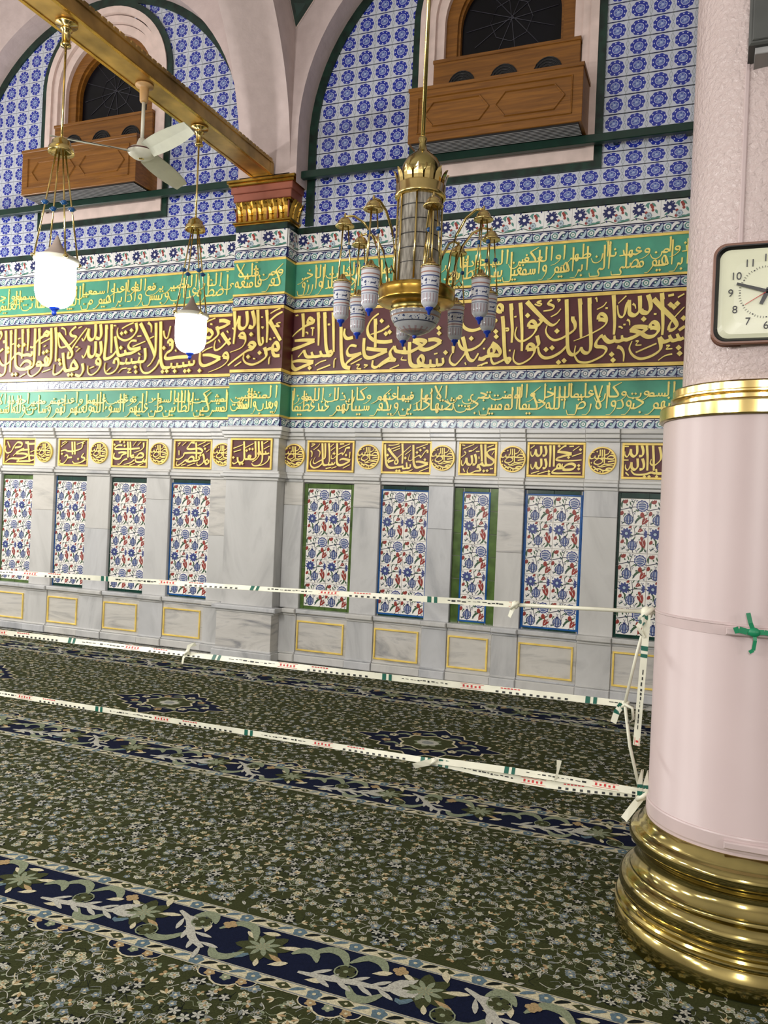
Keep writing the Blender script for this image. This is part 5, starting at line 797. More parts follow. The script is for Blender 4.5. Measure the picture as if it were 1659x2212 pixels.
def medallion_mesh():
    q = MB(); n = 32
    q.prism([(.112*math.cos(2*PI*i/n), .112*math.sin(2*PI*i/n)) for i in range(n)], -.008, 0, 'maroon')
    k = len(q.v)
    for i in range(n):
        a, b_ = 2*PI*i/n, 2*PI*(i+1)/n
        for (r0, y0), (r1, y1) in (((.105, -.009), (.107, -.018)), ((.107, -.018), (.119, -.018)), ((.119, -.018), (.122, 0))):
            q.poly([(r0*math.cos(a), y0, r0*math.sin(a)), (r1*math.cos(a), y1, r1*math.sin(a)), (r1*math.cos(b_), y1, r1*math.sin(b_)), (r0*math.cos(b_), y0, r0*math.sin(b_))], 'gold_edge')
    return q.mesh('medallion')
def fit_word(w, xr, xl, base, H, nib, y, dep=.008):
    return write(w, xr, xl, base, H, nib, fn_at(y), dep, sub=3).mesh('gold_word')
ME_MED = medallion_mesh()
MEDW = [draw(MEDL[0], MEDL[1], .0128, fn_at(-.008), .006, sub=3).mesh('gold_lettering')]
def medallion(x, y):
    o = put('medallion', ME_MED, wall, (x, y, 2.04))
    for me in MEDW: put('gold_lettering', me, o)
def dado_bay(bi):
    X0, X1 = BAYS[bi]; ps = sorted([p for p in PANELS if p[6] == bi])
    cuts = [X0]+[v for p in ps for v in p[:2]]+[X1]
    for i in range(len(cuts)-1):
        a, b_ = cuts[i], cuts[i+1]; strip = i % 2 == 0; e = .0 if strip else .02     # strips stand proud of the panels
        y = 7.31+e
        # frieze slab, mouldings, lower dado, plinth
        bx('frieze_slab', wall, a+.001, b_-.001, y-.005, W, 1.872, 2.2, 'marble_pale', ch=.003)
        for n, d, z0, z1 in (('moulding', .03, 2.2, 2.228), ('moulding', .045, 2.23, 2.268), ('moulding', .06, 2.27, 2.311), ('moulding', .02, 1.778, 1.806), ('moulding', .045, 1.808, 1.842), ('moulding', .028, 1.844, 1.872)):
            bx(n, wall, a+.0005, b_-.0005, y-d, W, z0, z1, 'marble_pale', ch=.006)
        for n, d, z0, z1 in (('ledge', .04, .452, .478), ('ledge', .07, .48, .523)): bx(n, wall, a+.0005, b_-.0005, 7.29+e-d, W, z0, z1, 'marble_grey', ch=.008)
        bx('dado_slab', wall, a+.001, b_-.001, 7.262+e*.6, W, .09, .452, 'marble_vein' if not strip else 'marble_grey', ch=.003)
        bx('plinth_block', wall, a+.0005, b_-.0005, 7.228+e*.6, W, .0, .075, 'marble_grey', ch=.008); bx('plinth_block', wall, a+.0005, b_-.0005, 7.245+e*.6, W, .075, .095, 'marble_grey', ch=.006)
        if strip:
            rnd = random.Random(int(a*100)); zj = rnd.choice([1.38, 1.2, 1.44, 1.55])
            bx('marble_strip', wall, a+.001, b_-.001, 7.30, W, .523, zj-.0015, 'marble_grey', ch=.003); bx('marble_strip', wall, a+.001, b_-.001, 7.30, W, zj, 1.778, 'marble_vein' if rnd.random() < .5 else 'marble_grey', ch=.003)
            wdt = b_-a
            if i == 0: medallion(a+.095 if bi == 1 else (a+b_)/2, y-.006)
            elif i == len(cuts)-2: medallion(b_-.15 if bi == 0 else (a+b_)/2, y-.006)
            else: medallion((a+b_)/2, y-.006)
        else:
            gframe(wall, a+.012, b_-.03, .115, .412, 7.262+.012, .016)
            p = ps[(i-1)//2]; tile_panel(p)
            plaque(p[7], p[8], y-.006, p[9], 1.885, 2.195)
def plaque(x0, x1, y, lines, z0, z1):
    o = bx('plaque', wall, x0, x1, y-.006, y+.002, z0, z1, 'maroon'); o['label'] = 'maroon plaque with raised gold lettering'
    gframe(o, x0, x1, z0, z1, y-.006, .02)
    w, h = x1-x0, z1-z0; a, b_ = x0+.04, x1-.04
    if isinstance(lines, str):
        st, dt = PLAQ[lines]; c = lambda p: (x0+p[0]*w, z0+p[1]*h)
        for i, s_ in enumerate(st): draw([([c(p) for p in s_[0]], s_[1], s_[2])], [c(p) for p in dt] if i == 0 else [], .0245, fn_at(y-.006), .006+i*.0004, sub=4).build('gold_stroke', o)
        return
    for i, t in enumerate(lines):
        ws = t.split(' '); base = z0+h*(.62 if i == 0 else .26); H = h*(.27 if i == 0 else .5)
        if len(ws) == 2:
            H = h*.3; m_ = a+(b_-a)*.52
            put('gold_word', fit_word(ws[0], b_, m_+.01, base, H, .021, y-.006), o); put('gold_word', fit_word(ws[1], m_-.01, a, base, H, .021, y-.006), o)
        elif len(lines) == 1 or w > .6: put('gold_word', fit_word(t, b_, a, base, H, .024, y-.006), o)
        else: put('gold_word', fit_word(t, b_ if i == 0 else b_-.03, a+(.06 if i == 0 else 0), base, H, .024, y-.006), o)
def tile_panel(p):
    x0, x1, sg, line, tg, nc = p[:6]; w = x1-x0
    root = bx('tile_panel', wall, x0, x1, W-.004, W+.002, ZB, ZT, 'grout_pale'); root['label'] = 'panel of white floral tiles with coloured glazed border'
    tw = min(TW, (w-.03)/nc); fx0 = (x0+x1)/2-tw*nc/2; fx1 = fx0+tw*nc; zb, zt = .553, 1.722; th = (zt-zb)/5
    for r in range(5):
        for c in range(nc):
            o = put('floral_tile', ME_A if r % 2 == 0 else ME_B, root, (fx0+c*tw+.001, W-.004, zb+r*th+.001)); o.scale = (tw/TW, 1, th/TW)
    lw = .014 if line else 0.
    if line:
        for a in ((fx0-lw, fx0, zb-lw, zt+lw), (fx1, fx1+lw, zb-lw, zt+lw), (fx0, fx1, zt, zt+lw), (fx0, fx1, zb-lw, zb)): bx('blue_border_tile', root, a[0], a[1], W-.02, W, a[2]+.0005, a[3]-.0005, line)
    nb = 6
    for sx, a, b_ in ((0, x0, fx0-lw), (1, fx1+lw, x1)):
        if b_-a < .004: continue
        for i in range(nb):
            z0 = ZB+(ZT-ZB)*i/nb; z1 = ZB+(ZT-ZB)*(i+1)/nb; bx('green_border_tile' if 'green' in sg else 'blue_border_tile', root, a+.001, b_-.001, W-.018, W, z0+.002, z1-.002, sg, ch=.002)
    for z0, z1 in ((ZB, zb-lw), (zt+lw, ZT)):
        for i in range(nc): bx('green_border_tile', root, fx0+(fx1-fx0)*i/nc+.001, fx0+(fx1-fx0)*(i+1)/nc-.001, W-.018, W, z0+.001, z1-.001, tg, ch=.002)
for bi in (0, 1): dado_bay(bi)
def dado_pilaster(x0, x1, text):
    y = PF
    bx('pilaster_shaft', wall, x0, x1, y, W, .523, 1.778, 'marble_grey', ch=.004)
    bx('frieze_slab', wall, x0, x1, y-.004, W, 1.872, 2.2, 'marble_pale', ch=.003)
    for n, d, z0, z1 in (('moulding', .03, 2.2, 2.228), ('moulding', .045, 2.23, 2.268), ('moulding', .06, 2.27, 2.311), ('moulding', .02, 1.778, 1.806), ('moulding', .045, 1.808, 1.842), ('moulding', .028, 1.844, 1.872)):
        bx(n, wall, x0-d, x1+d, y-d, W, z0, z1, 'marble_pale', ch=.006)
    for n, d, z0, z1 in (('ledge', .04, .452, .478), ('ledge', .07, .48, .523)): bx(n, wall, x0-d, x1+d, y-d, W, z0, z1, 'marble_grey', ch=.008)
    bx('dado_slab', wall, x0-.02, x1+.02, y-.04, W, .09, .452, 'marble_vein', ch=.003)
    bx('plinth_block', wall, x0-.05, x1+.05, y-.075, W, 0, .075, 'marble_grey', ch=.008); bx('plinth_block', wall, x0-.035, x1+.035, y-.06, W, .075, .095, 'marble_grey', ch=.006)
    if text: plaque(x0+.05, x1-.06, y-.006, text, 1.885, 2.195)
dado_pilaster(-4.575, -3.985, 'rasul'); dado_pilaster(0., .59, None)

# ------------------------------------------------------------------ windows
def arc_outline(c, r, zb, zc, n=28): return [(c-r, zb), (c+r, zb)]+[(c+r*math.cos(PI*i/n), zc+r*math.sin(PI*i/n)) for i in range(n+1)]
def ring_plate(q, c, ro, ri, zb_o, zb_i, zc, y0, y1, m, n=28, bottom=True):
    A = [(c+ro, zb_o)]+[(c+ro*math.cos(PI*i/n), zc+ro*math.sin(PI*i/n)) for i in range(n+1)]+[(c-ro, zb_o)]
    B = [(c+ri, zb_i)]+[(c+ri*math.cos(PI*i/n), zc+ri*math.sin(PI*i/n)) for i in range(n+1)]+[(c-ri, zb_i)]
    if bottom: A.append(A[0]); B.append(B[0])
    for i in range(len(A)-1):
        (ax, az), (bx_, bz), (cx, cz), (dx, dz) = A[i], A[i+1], B[i+1], B[i]
        q.poly([(ax, y0, az), (bx_, y0, bz), (cx, y0, cz), (dx, y0, dz)], m)
        q.poly([(ax, y1, az), (bx_, y1, bz), (bx_, y0, bz), (ax, y0, az)], m); q.poly([(dx, y0, dz), (cx, y0, cz), (cx, y1, cz), (dx, y1, dz)], m)
for wi, c in enumerate(AXW):
    win = thing('window_%d' % (wi+1), 'dark arched window in a wooden frame and pink stone surround', 'window'); win['kind'] = 'structure'
    del win['category']
    q = MB(); ring_plate(q, c, .9, .83, 4.6, 4.665, 6.19, W-.035, W+.0, 'green_marble'); q.build('green_marble_trim', win)
    q = MB(); ring_plate(q, c, .832, .76, 4.668, 4.78, 6.19, W-.05, W+.02, 'pink_stone'); q.build('stone_surround', win)
    q = MB(); ring_plate(q, c, .765, .69, 4.74, 4.82, 6.17, W-.02, W+.1, 'pink_stone'); q.build('stone_surround', win)
    q = MB(); ring_plate(q, c, .70, .61, 4.8, 4.85, 6.15, W+.02, W+.16, 'pink_stone'); q.build('stone_surround', win)
    q = MB(); ring_plate(q, c, .625, .50, 5.60, 5.80, 6.13, W+.07, W+.18, 'wood'); q.build('window_frame', win)
    q = MB(); ring_plate(q, c, .505, .475, 5.795, 5.825, 6.13, W+.1, W+.18, 'wood'); q.build('frame_bead', win)
    q = MB(); q.prism(arc_outline(c, .49, 5.81, 6.13), W+.15, W+.17, 'window_glass'); q.build('pane', win)
    # lead lattice: a star of thin glazing bars
    rays = [(a, .0, .47) for a in range(0, 180, 30)]
    for a in range(0, 180, 30):
        t = math.radians(a+8); cz = 6.16; L = .44 if a not in (60, 90) else .36
        q = MB(); q.tube([(c-L*math.cos(t), W+.145, cz-min(L, .34)*math.sin(t)), (c+L*math.cos(t), W+.145, cz+L*math.sin(t))], .003, 'lead_line', 5); q.build('glazing_bar', win)
    q = MB(); q.tube([(c+.2*math.cos(2*PI*i/8), W+.145, 6.16+.2*math.sin(2*PI*i/8)) for i in range(9)], .003, 'lead_line', 5); q.build('glazing_bar', win)

# ------------------------------------------------------------------ wooden air conditioner casings below the windows
def casing(c, label, wd='wood'):
    t = thing('air_conditioner_casing', label, 'casing', (c, W, 4.855), group='wooden casings under the windows'); x0, x1, D, H = -.775, .775, .41, .49
    bx('casing_body', t, x0, x1, -D, -.0, .0, H, wd, ch=.004)
    bx('top_rail', t, x0-.008, x1+.008, -D-.012, 0, H-.03, H+.004, wd, ch=.004)
    y = -D-.004
    def strip(pts, name='raised_moulding'):
        for a, b_ in zip(pts, pts[1:]):
            d = Vector((b_[0]-a[0], 0, b_[1]-a[1])); n = Vector((-d.z, 0, d.x)).normalized()*.009
            q = MB(); A, B = Vector((a[0], y+.003, a[1])), Vector((b_[0], y+.003, b_[1])); out = Vector((0, -.012, 0))
            q.poly([A-n, B-n, B-n*.3+out, A-n*.3+out], 'wood'); q.poly([A-n*.3+out, B-n*.3+out, B+n*.3+out, A+n*.3+out], wd); q.poly([A+n*.3+out, B+n*.3+out, B+n, A+n], 'wood')
            q.build(name, t)
    f0, f1, g0, g1 = x0+.09, x1-.09, .075, H-.095; h = (g0+g1)/2; k = .085
    strip([(f0, g0), (f1, g0), (f1, g1), (f0, g1), (f0, g0)])
    for a, b_ in ((f0+.06, -.03), (.03, f1-.06)):
        m0, m1 = g0+.055, g1-.055
        strip([(a+k, m0), (b_-k, m0), (b_, h), (b_-k, m1), (a+k, m1), (a, h), (a+k, m0)])
    bx('grille_tray', t, x0+.03, x1-.03, -D+.02, -.02, -.012, .002, 'black_hole')
    for i in range(13):
        yy = -D+.035+i*.027; bx('grille_slat', t, x0+.03, x1-.03, yy, yy+.004, -.0155, -.010, 'grille_light')
    # upper board with three round vents
    bx('vent_board', t, -.68, .68, -.055, .085, H, H+.43, wd, ch=.004)
    bx('board_rail', t, -.685, .685, -.068, .085, H+.40, H+.432, wd, ch=.004)
    for i, vx in enumerate((-.40, 0., .40)):
        q = MB(); n = 24
        q.prism([(vx+.125*math.cos(2*PI*j/n), H+.165+.125*math.sin(2*PI*j/n)) for j in range(n)], -.06, -.05, 'black_hole')
        for rr in (.125, .1, .075, .05):
            q.tube([(vx+rr*math.cos(2*PI*j/20), -.063, H+.165+rr*math.sin(2*PI*j/20)) for j in range(21)], .005, 'clock_black', 5, cap=False)
        q.build('round_vent', t)
    return t
casing(AXW[0], 'carved wooden air conditioner casing on the wall behind the ceiling fan'); casing(AXW[1], 'carved wooden air conditioner casing on the wall behind the chandelier rod')
q = MB()
rail_o = None
for i, (a, b_) in enumerate(BAYS):
    q = MB(); q.box(a-.02, b_+.02, 7.19, 7.245, 4.772, 4.845, 'green_rail', ch=.006)
    for x in (a+.3, (a+b_)/2-1.1, (a+b_)/2+1.1, b_-.3): q.box(x-.02, x+.02, 7.24, W, 4.79, 4.83, 'green_rail')
    o = q.build('trim_%d' % (i+1)); o['kind'] = 'structure'; o['label'] = 'dark green rail running across the tiled wall below the window'

# ------------------------------------------------------------------ brass tie beam
beam = thing('tie_beam', 'brass clad tie beam running from the capital across the hall', 'beam', (-4.25, 3.4, 4.782))
q = MB(); q.box(-.12, .12, 0, 3.66, .004, .105, 'bronze_beam', ch=0.); q.build('beam_casing', beam); q = MB(); q.box(-.119, .119, 0, 3.65, 0, .004, 'bronze_beam'); q.build('soffit_plate', beam)
for s_ in (-1, 1):
    q = MB(); q.box(.108*s_-.014, .108*s_+.014, 0, 3.64, -.006, .004, 'gold_metal'); q.build('lower_bead', beam)
q = MB(); q.box(-.13, .13, 0, 3.64, .105, .12, 'bronze_beam'); q.build('cornice', beam)
q = MB(); q.box(-.016, .016, -.022, .022, .119, .142, 'bronze_beam'); med = q.mesh('cresting_tooth')
for i in range(58):
    for s_ in (-1, 1): put('cresting_tooth', med, beam, (.112*s_, .04+i*.0625, 0))
bx('end_shoe', beam, -.125, .125, 3.6, 3.66, -.002, .11, 'bronze_beam', ch=.004)

# ------------------------------------------------------------------ lamps hanging from the beam
def lathe_part(name, parent, prof, m, n=24, loc=None, ms=None, sharp=False):
    q = MB()
    if sharp: q.lathe_sharp(prof, n, m)
    else: q.lathe(prof, n, m, ms=ms)
    return q.build(name, parent, loc)
def beam_lamp(y, label):
    t = thing('pendant_lamp', label, 'lamp', (-4.25, y, 2.80), group='lit lamps hanging from the tie beam')
    Z = 4.782-2.80
    lathe_part('beam_rosette', t, [(.001, Z-.002), (.075, Z-.004), (.075, Z-.02), (.03, Z-.03), (.042, Z-.045), (.042, Z-.055), (.03, Z-.06), (.028, Z-.14), (.036, Z-.15), (.036, Z-.165), (.001, Z-.17)], 'brass_light', 20)
    q = MB(); q.tube([(0, 0, Z-.16), (0, 0, 1.14)], .008, 'brass_light', 8); q.build('rod', t)
    lathe_part('bell', t, [(.008, 1.2), (.034, 1.185), (.062, 1.16), (.066, 1.13), (.082, 1.12), (.088, 1.09), (.086, 1.08), (.06, 1.1), (.001, 1.13)], 'brass_light', 24)
    for i in range(4):
        a = PI/4+PI/2*i+.35; P = lambda r, z: (r*math.cos(a), r*math.sin(a), z)
        q = MB(); q.tube([P(.03, 1.1), P(.15, .36)], .006, 'brass_light', 6); ch = q.build('chain_rod', t)
        q = MB(); q.ell(P(.092, .72), .022, .022, .018, 'blue_bead', 10, 6); q.ell(P(.092, .72), .03, .03, .006, 'blue_bead', 10, 4); q.build('blue_bead', ch)
        q = MB(); q.ell(P(.158, .345), .018, .018, .015, 'brass_light', 8, 5); q.build('ring_eye', ch)
    lathe_part('cone_cap', t, [(.001, .52), (.012, .5), (.03, .455), (.06, .41), (.105, .372), (.128, .358)], 'cone_taupe', 28)
    lathe_part('rim', t, [(.125, .362), (.148, .358), (.152, .345), (.146, .33), (.13, .326), (.12, .34)], 'white_enamel', 28)
    lathe_part('glass_shade', t, [(.12, .345), (.131, .33), (.134, .22), (.132, .12), (.118, .07), (.085, .035), (.045, .02), (.02, .016)], 'lamp_glow', 28)
    lathe_part('blue_finial', t, [(.034, .026), (.036, .012), (.022, .0), (.014, -.012), (.018, -.024), (.01, -.036), (.001, -.04)], 'blue_glass', 16)
    return t
beam_lamp(4.40, 'lit white pendant lamp hanging beside the fan in front of a wooden casing'); beam_lamp(5.985, 'lit white pendant lamp hanging beside the gilded capital')

# ------------------------------------------------------------------ ceiling fan
fan = thing('ceiling_fan', 'white three blade ceiling fan hanging from the brass tie beam', 'fan', (-4.26, 5.25, 4.20))
Z = .582
lathe_part('canopy', fan, [(.001, Z-.002), (.07, Z-.004), (.07, Z-.016), (.035, Z-.022), (.036, Z-.035), (.032, Z-.13), (.026, Z-.14), (.001, Z-.142)], 'tan_enamel', 20)
q = MB(); q.tube([(0, 0, Z-.13), (0, 0, .13)], .014, 'white_enamel', 12); q.build('rod', fan)
lathe_part('rod_cup', fan, [(.014, .16), (.024, .155), (.038, .12), (.046, .09), (.05, .075)], 'white_enamel', 20)
mo = lathe_part('motor', fan, [(.05, .076), (.095, .07), (.108, .055), (.108, .045), (.1, .03), (.07, .008), (.03, .0), (.001, -.002)], 'white_enamel', 32)
lathe_part('red_line', mo, [(.1085, .058), (.11, .053), (.1085, .048)], 'dark_line', 32)
lathe_part('brass_badge', mo, [(.001, -.006), (.02, -.004), (.024, .004)], 'brass_light', 14)
for a in (338, 98, 222):
    q = MB(); n = 10; P = []
    for i in range(n+1):
        t = i/n; r = .09+.58*t; w = .058+.022*math.sin(PI*min(1, t*1.1)); w = w if t < .96 else w*.8; dz = -.032*(1-.3*t)
        P += [(r, -w, .05-dz), (r, 0, .056), (r, w, .05+dz)]
    for i in range(n):
        for k in (0, 1): q.poly([P[3*i+k], P[3*i+3+k], P[3*i+4+k], P[3*i+1+k]], 'fan_blade'); q.poly([(x, y, z-.005) for x, y, z in (P[3*i+1+k], P[3*i+4+k], P[3*i+3+k], P[3*i+k])], 'fan_blade')
    q.build('blade', fan, None, math.radians(a))
# ------------------------------------------------------------------ chandelier
ch = thing('chandelier', 'unlit minaret shaped brass chandelier with eight small glass lamps on arms', 'chandelier', (-1.9, 5.2, 2.70))
zz = lambda z: z-2.70
q = MB(); q.tube([(0, 0, zz(8.3)), (0, 0, zz(4.02))], .014, 'brass_light', 12); q.build('rod', ch)
lathe_part('dome', ch, [(.014, zz(4.05)), (.028, zz(4.035)), (.03, zz(4.02)), (.022, zz(4.005)), (.03, zz(3.96)), (.06, zz(3.93)), (.105, zz(3.89)), (.13, zz(3.84)), (.132, zz(3.80)), (.118, zz(3.755)), (.1, zz(3.73))], 'brass', 36)
lathe_part('crown_band', ch, [(.1, zz(3.73)), (.155, zz(3.715)), (.17, zz(3.70)), (.166, zz(3.65)), (.172, zz(3.645)), (.172, zz(3.63)), (.15, zz(3.622)), (.12, zz(3.62))], 'brass_light', 36)
q = MB()
for i in range(5):
    t0, t1 = i/5, (i+1)/5
    def rw(t): w = .030*(1 if t < .55 else max(0.02, math.cos((t-.55)/.45*PI/2))); r = .160+.026*t*t; return [(r-.004, -w, .0+.11*t), (r+.004, 0, .11*t), (r-.004, w, .11*t)]
    A, B = rw(t0), rw(t1)
    for k in (0, 1): q.poly([A[k], A[k+1], B[k+1], B[k]], 'brass_light'); q.poly([(x-.006, y, z) for x, y, z in (B[k], B[k+1], A[k+1], A[k])], 'brass_light')
pm = q.mesh('crown_petal')
for i in range(14): put('crown_petal', pm, ch, (0, 0, zz(3.69)), 2*PI*i/14)
body = lathe_part('glass_cylinder', ch, [(.14, zz(3.63)), (.142, zz(3.3)), (.15, zz(3.0))], 'cut_glass', 32)
for i in range(6): lathe_part('glass_joint', body, [(.1455, zz(3.55-.095*i)), (.148, zz(3.547-.095*i)), (.1455, zz(3.544-.095*i))], 'clock_black', 28)
for i in range(8):
    a = 2*PI*i/8+.2; q = MB(); q.tube([(.15*math.cos(a), .15*math.sin(a), zz(3.64)), (.156*math.cos(a), .156*math.sin(a), zz(3.05))], .007, 'brass_light', 6); q.build('gilt_rib', ch)
lathe_part('ring_gallery', ch, [(.13, zz(3.0)), (.235, zz(3.01)), (.25, zz(3.015)), (.258, zz(3.01)), (.255, zz(2.985)), (.25, zz(2.94)), (.258, zz(2.925)), (.25, zz(2.915)), (.2, zz(2.9)), (.165, zz(2.895))], 'gold_metal', 48)
lathe_part('neck', ch, [(.165, zz(2.9)), (.15, zz(2.88)), (.16, zz(2.86))], 'brass_dull', 32)
bo = MB(); bo.lathe([(.158, .0), (.172, -.008), (.168, -.03), (.16, -.055), (.14, -.09), (.1, -.125), (.05, -.148), (.012, -.158)], 36, 'bowl_glass'); bowl = bo.build('glass_bowl', ch, (0, 0, zz(2.862)))
lathe_part('bowl_rim', bowl, [(.158, .004), (.175, .0), (.172, -.01)], 'brass_light', 32)
lathe_part('blue_finial', bowl, [(.014, -.156), (.016, -.165), (.008, -.175), (.001, -.178)], 'blue_glass', 12)
camdir = math.atan2(-5.2, 1.9)           # towards the hall
RL = .5
arm_q = MB(); arm_q.tube([(.24, 0, zz(3.01))]+[(.24+.25*(1-math.cos(t))*.0+x, 0, z) for x, z, t in [(.02, zz(3.2), 0), (.06, zz(3.33), 0), (.13, zz(3.43), 0), (.2, zz(3.47), 0), (.26, zz(3.465), 0)]], .0085, 'brass_light', 8)
arm_me = arm_q.mesh('arm')
cq = MB(); cq.tube([(.255, 0, zz(3.06)), (.29, 0, zz(3.10)), (.31, 0, zz(3.07)), (.29, 0, zz(3.05)), (.28, 0, zz(3.07))], .005, 'brass_light', 6); curl_me = cq.mesh('arm_scroll')
bq = MB(); bq.lathe([(.004, .075), (.009, .06), (.008, .045), (.03, .036), (.046, .014), (.048, .0), (.062, -.008), (.064, -.016), (.06, -.02), (.035, -.006), (.001, .004)], 20, 'brass_light'); bell_me = bq.mesh('bell')
rq = []
for i in range(3):
    a = 2*PI*i/3+.5; q = MB(); q.tube([(.022*math.cos(a), .022*math.sin(a), -.01), (.058*math.cos(a), .058*math.sin(a), -.38)], .0045, 'brass_light', 6)
    if i < 2: q.ell((.036*math.cos(a), .036*math.sin(a), -.15), .015, .015, .015, 'blue_bead', 8, 6)
    rq.append(q.mesh('chain_rod'))
gq = MB(); gq.lathe([(.05, .002), (.06, -.01), (.058, -.08), (.054, -.14), (.053, -.2), (.05, -.225), (.036, -.245), (.018, -.252)], 20, 'ring_glass'); glass_me = gq.mesh('glass_shade')
kq = MB(); kq.lathe([(.006, .05), (.014, .045), (.024, .022), (.05, .004), (.062, -.002), (.064, -.01), (.058, -.014)], 20, 'brass_light'); cap_me = kq.mesh('cone_cap')
fq = MB(); fq.lathe([(.026, -.246), (.026, -.262), (.012, -.272), (.009, -.29), (.001, -.296)], 12, 'blue_glass'); fin_me = fq.mesh('blue_finial')
for i in range(8):
    a = camdir+math.radians(9.5+45*i)
    ar = put('arm', arm_me, ch, None, a); put('arm_scroll', curl_me, ar)
    x, y = RL*math.cos(a), RL*math.sin(a)
    lp = put('bell', bell_me, ch, (x, y, zz(3.41)))
    for me in rq: put('chain_rod', me, lp)
    put('cone_cap', cap_me, lp, (0, 0, -.38)); put('glass_shade', glass_me, lp, (0, 0, -.387)); put('blue_finial', fin_me, lp, (0, 0, -.387))

# ------------------------------------------------------------------ foreground column
CX, CY = .15, 3.31
col = thing('column', 'round pale pink column with moulded brass base and neck rings', 'column', (CX, CY, 0))
def arcp(r, z, R, a0, a1, n=6): return [(r+R*math.cos(math.radians(a0+(a1-a0)*i/n)), z+R*math.sin(math.radians(a0+(a1-a0)*i/n))) for i in range(n+1)]
N = 96
lathe_part('base_plinth', col, [(.434, .0), (.436, .02), (.437, .09), (.43, .094)], 'brass', N)
lathe_part('base_fillet', col, [(.43, .094), (.437, .1), (.437, .106), (.431, .11), (.434, .117), (.43, .125), (.418, .13), (.412, .135)], 'brass', N, sharp=True)
lathe_part('lower_torus', col, [(.412, .135)]+arcp(.382, .178, .044, -50, 78, 10)+[(.386, .226), (.386, .234)], 'brass', N)
lathe_part('scotia', col, [(.386, .234), (.38, .238), (.366, .25), (.357, .268), (.353, .285), (.355, .298), (.36, .303), (.36, .31), (.365, .314), (.365, .322)], 'brass', N)
lathe_part('upper_torus', col, [(.365, .322)]+arcp(.362, .352, .033, -62, 80, 8)+[(.362, .39), (.36, .398), (.35, .404), (.345, .418), (.33, .42)], 'brass', N)
lathe_part('lower_shaft', col, [(.3345, .415), (.3345, .45), (.3315, .452), (.3315, 1.9)], 'column_paint_smooth', N)
lathe_part('bottom_band', col, [(.336, .43), (.338, .435), (.338, .478), (.336, .483), (.331, .484)], 'pvc_pink', N, sharp=True)
lathe_part('middle_band', col, [(.331, 1.142), (.3335, 1.143), (.3335, 1.176), (.336, 1.178), (.336, 1.184), (.331, 1.186)], 'pvc_pink', N, sharp=True)
lathe_part('neck_ring', col, [(.331, 1.884), (.343, 1.884), (.347, 1.889), (.347, 1.93), (.343, 1.936), (.3, 1.942), (.288, 1.948)], 'brass_light', N, sharp=True)
lathe_part('neck_ring', col, [(.288, 1.948), (.288, 1.962), (.305, 1.964), (.31, 1.967), (.31, 1.973), (.303, 1.977), (.303, 2.0), (.298, 2.006), (.268, 2.008)], 'brass_light', N, sharp=True)
lathe_part('upper_shaft', col, [(.27, 2.0), (.270, 3.2), (.268, 5.4)], 'column_paint_rough', N)
q = MB(); q.box(-.1, -.085, -.262, -.235, 2.46, 3.1, 'column_paint_smooth', ch=.003); q.build('conduit', col)
# buckle of the plastic bands
for z, x in ((1.16, -.04), (.455, -.02)):
    q = MB(); q.box(x-.05, x+.1, -.352, -.33, z-.012, z+.012, 'pvc_pink', ch=.004); q.build('band_buckle', col)
rb = thing('ribbon', 'green ribbon knotted on the clamp band of the pink column', 'ribbon', (CX-.005, CY-.353, 1.165))
q = MB(); q.ell((0, -.012, 0), .02, .012, .016, 'ribbon_green', 10, 6); q.build('knot', rb)
for pts, w in (([(-.06, -.012, .0), (-.045, -.016, .006), (-.02, -.014, 0), (.0, -.012, 0)], .02), ([(0, -.014, 0), (-.012, -.018, .03), (-.02, -.016, .062)], .014), ([(0, -.014, 0), (.004, -.02, -.025), (.0, -.016, -.058), (-.012, -.014, -.066)], .011), ([(0, -.012, 0), (.03, -.016, .003), (.09, -.014, -.004)], .016)):
    q = MB()
    for a, b_ in zip(pts, pts[1:]):
        A, B = Vector(a), Vector(b_); d = (B-A).normalized(); n = d.cross(Vector((0, 1, 0))).normalized()*w/2; o_ = Vector((0, -.004, 0))
        q.poly([A-n, B-n, B+n, A+n], 'ribbon_green'); q.poly([A+n-o_, B+n-o_, B-n-o_, A-n-o_], 'ribbon_green')
    q.build('ribbon_end', rb)

# ------------------------------------------------------------------ clock on the column
ck = thing('wall_clock', 'square clock with cream face and brown rounded frame on the column', 'clock', (CX-.005, CY-.268, 2.295))
def rsq(h, r, n=6):
    P = []
    for cx, cz, a0 in ((h-r, h-r, 0), (-h+r, h-r, 90), (-h+r, -h+r, 180), (h-r, -h+r, 270)):
        for i in range(n+1): a = math.radians(a0+90*i/n); P.append((cx+r*math.cos(a), cz+r*math.sin(a)))
    return P
def loft(q, secs, m):
    for (P0, y0), (P1, y1), mm in zip(secs, secs[1:], m):
        n = len(P0)
        for i in range(n):
            j = (i+1) % n; q.poly([(P0[i][0], y0, P0[i][1]), (P0[j][0], y0, P0[j][1]), (P1[j][0], y1, P1[j][1]), (P1[i][0], y1, P1[i][1])], mm)
HH = .172
q = MB(); loft(q, [(rsq(HH-.004, .045), 0.01), (rsq(HH, .045), -.03), (rsq(HH-.003, .044), -.034), (rsq(HH-.009, .04), -.034)], ['clock_brown']*3); q.poly([(x, .01, z) for x, z in reversed(rsq(HH, .045))], 'clock_brown'); q.build('frame', ck)
q = MB(); loft(q, [(rsq(HH-.009, .04), -.034), (rsq(HH-.013, .038), -.033), (rsq(HH-.022, .034), -.022)], ['clock_black']*2); q.build('black_bezel', ck)
q = MB(); loft(q, [(rsq(HH-.02, .034), -.022), (rsq(HH-.035, .034), -.027), (rsq(HH-.07, .03), -.031)], ['clock_face']*2); q.poly([(x, -.031, z) for x, z in rsq(HH-.07, .03)], 'clock_face'); face = q.build('dial', ck)
YD = -.0335
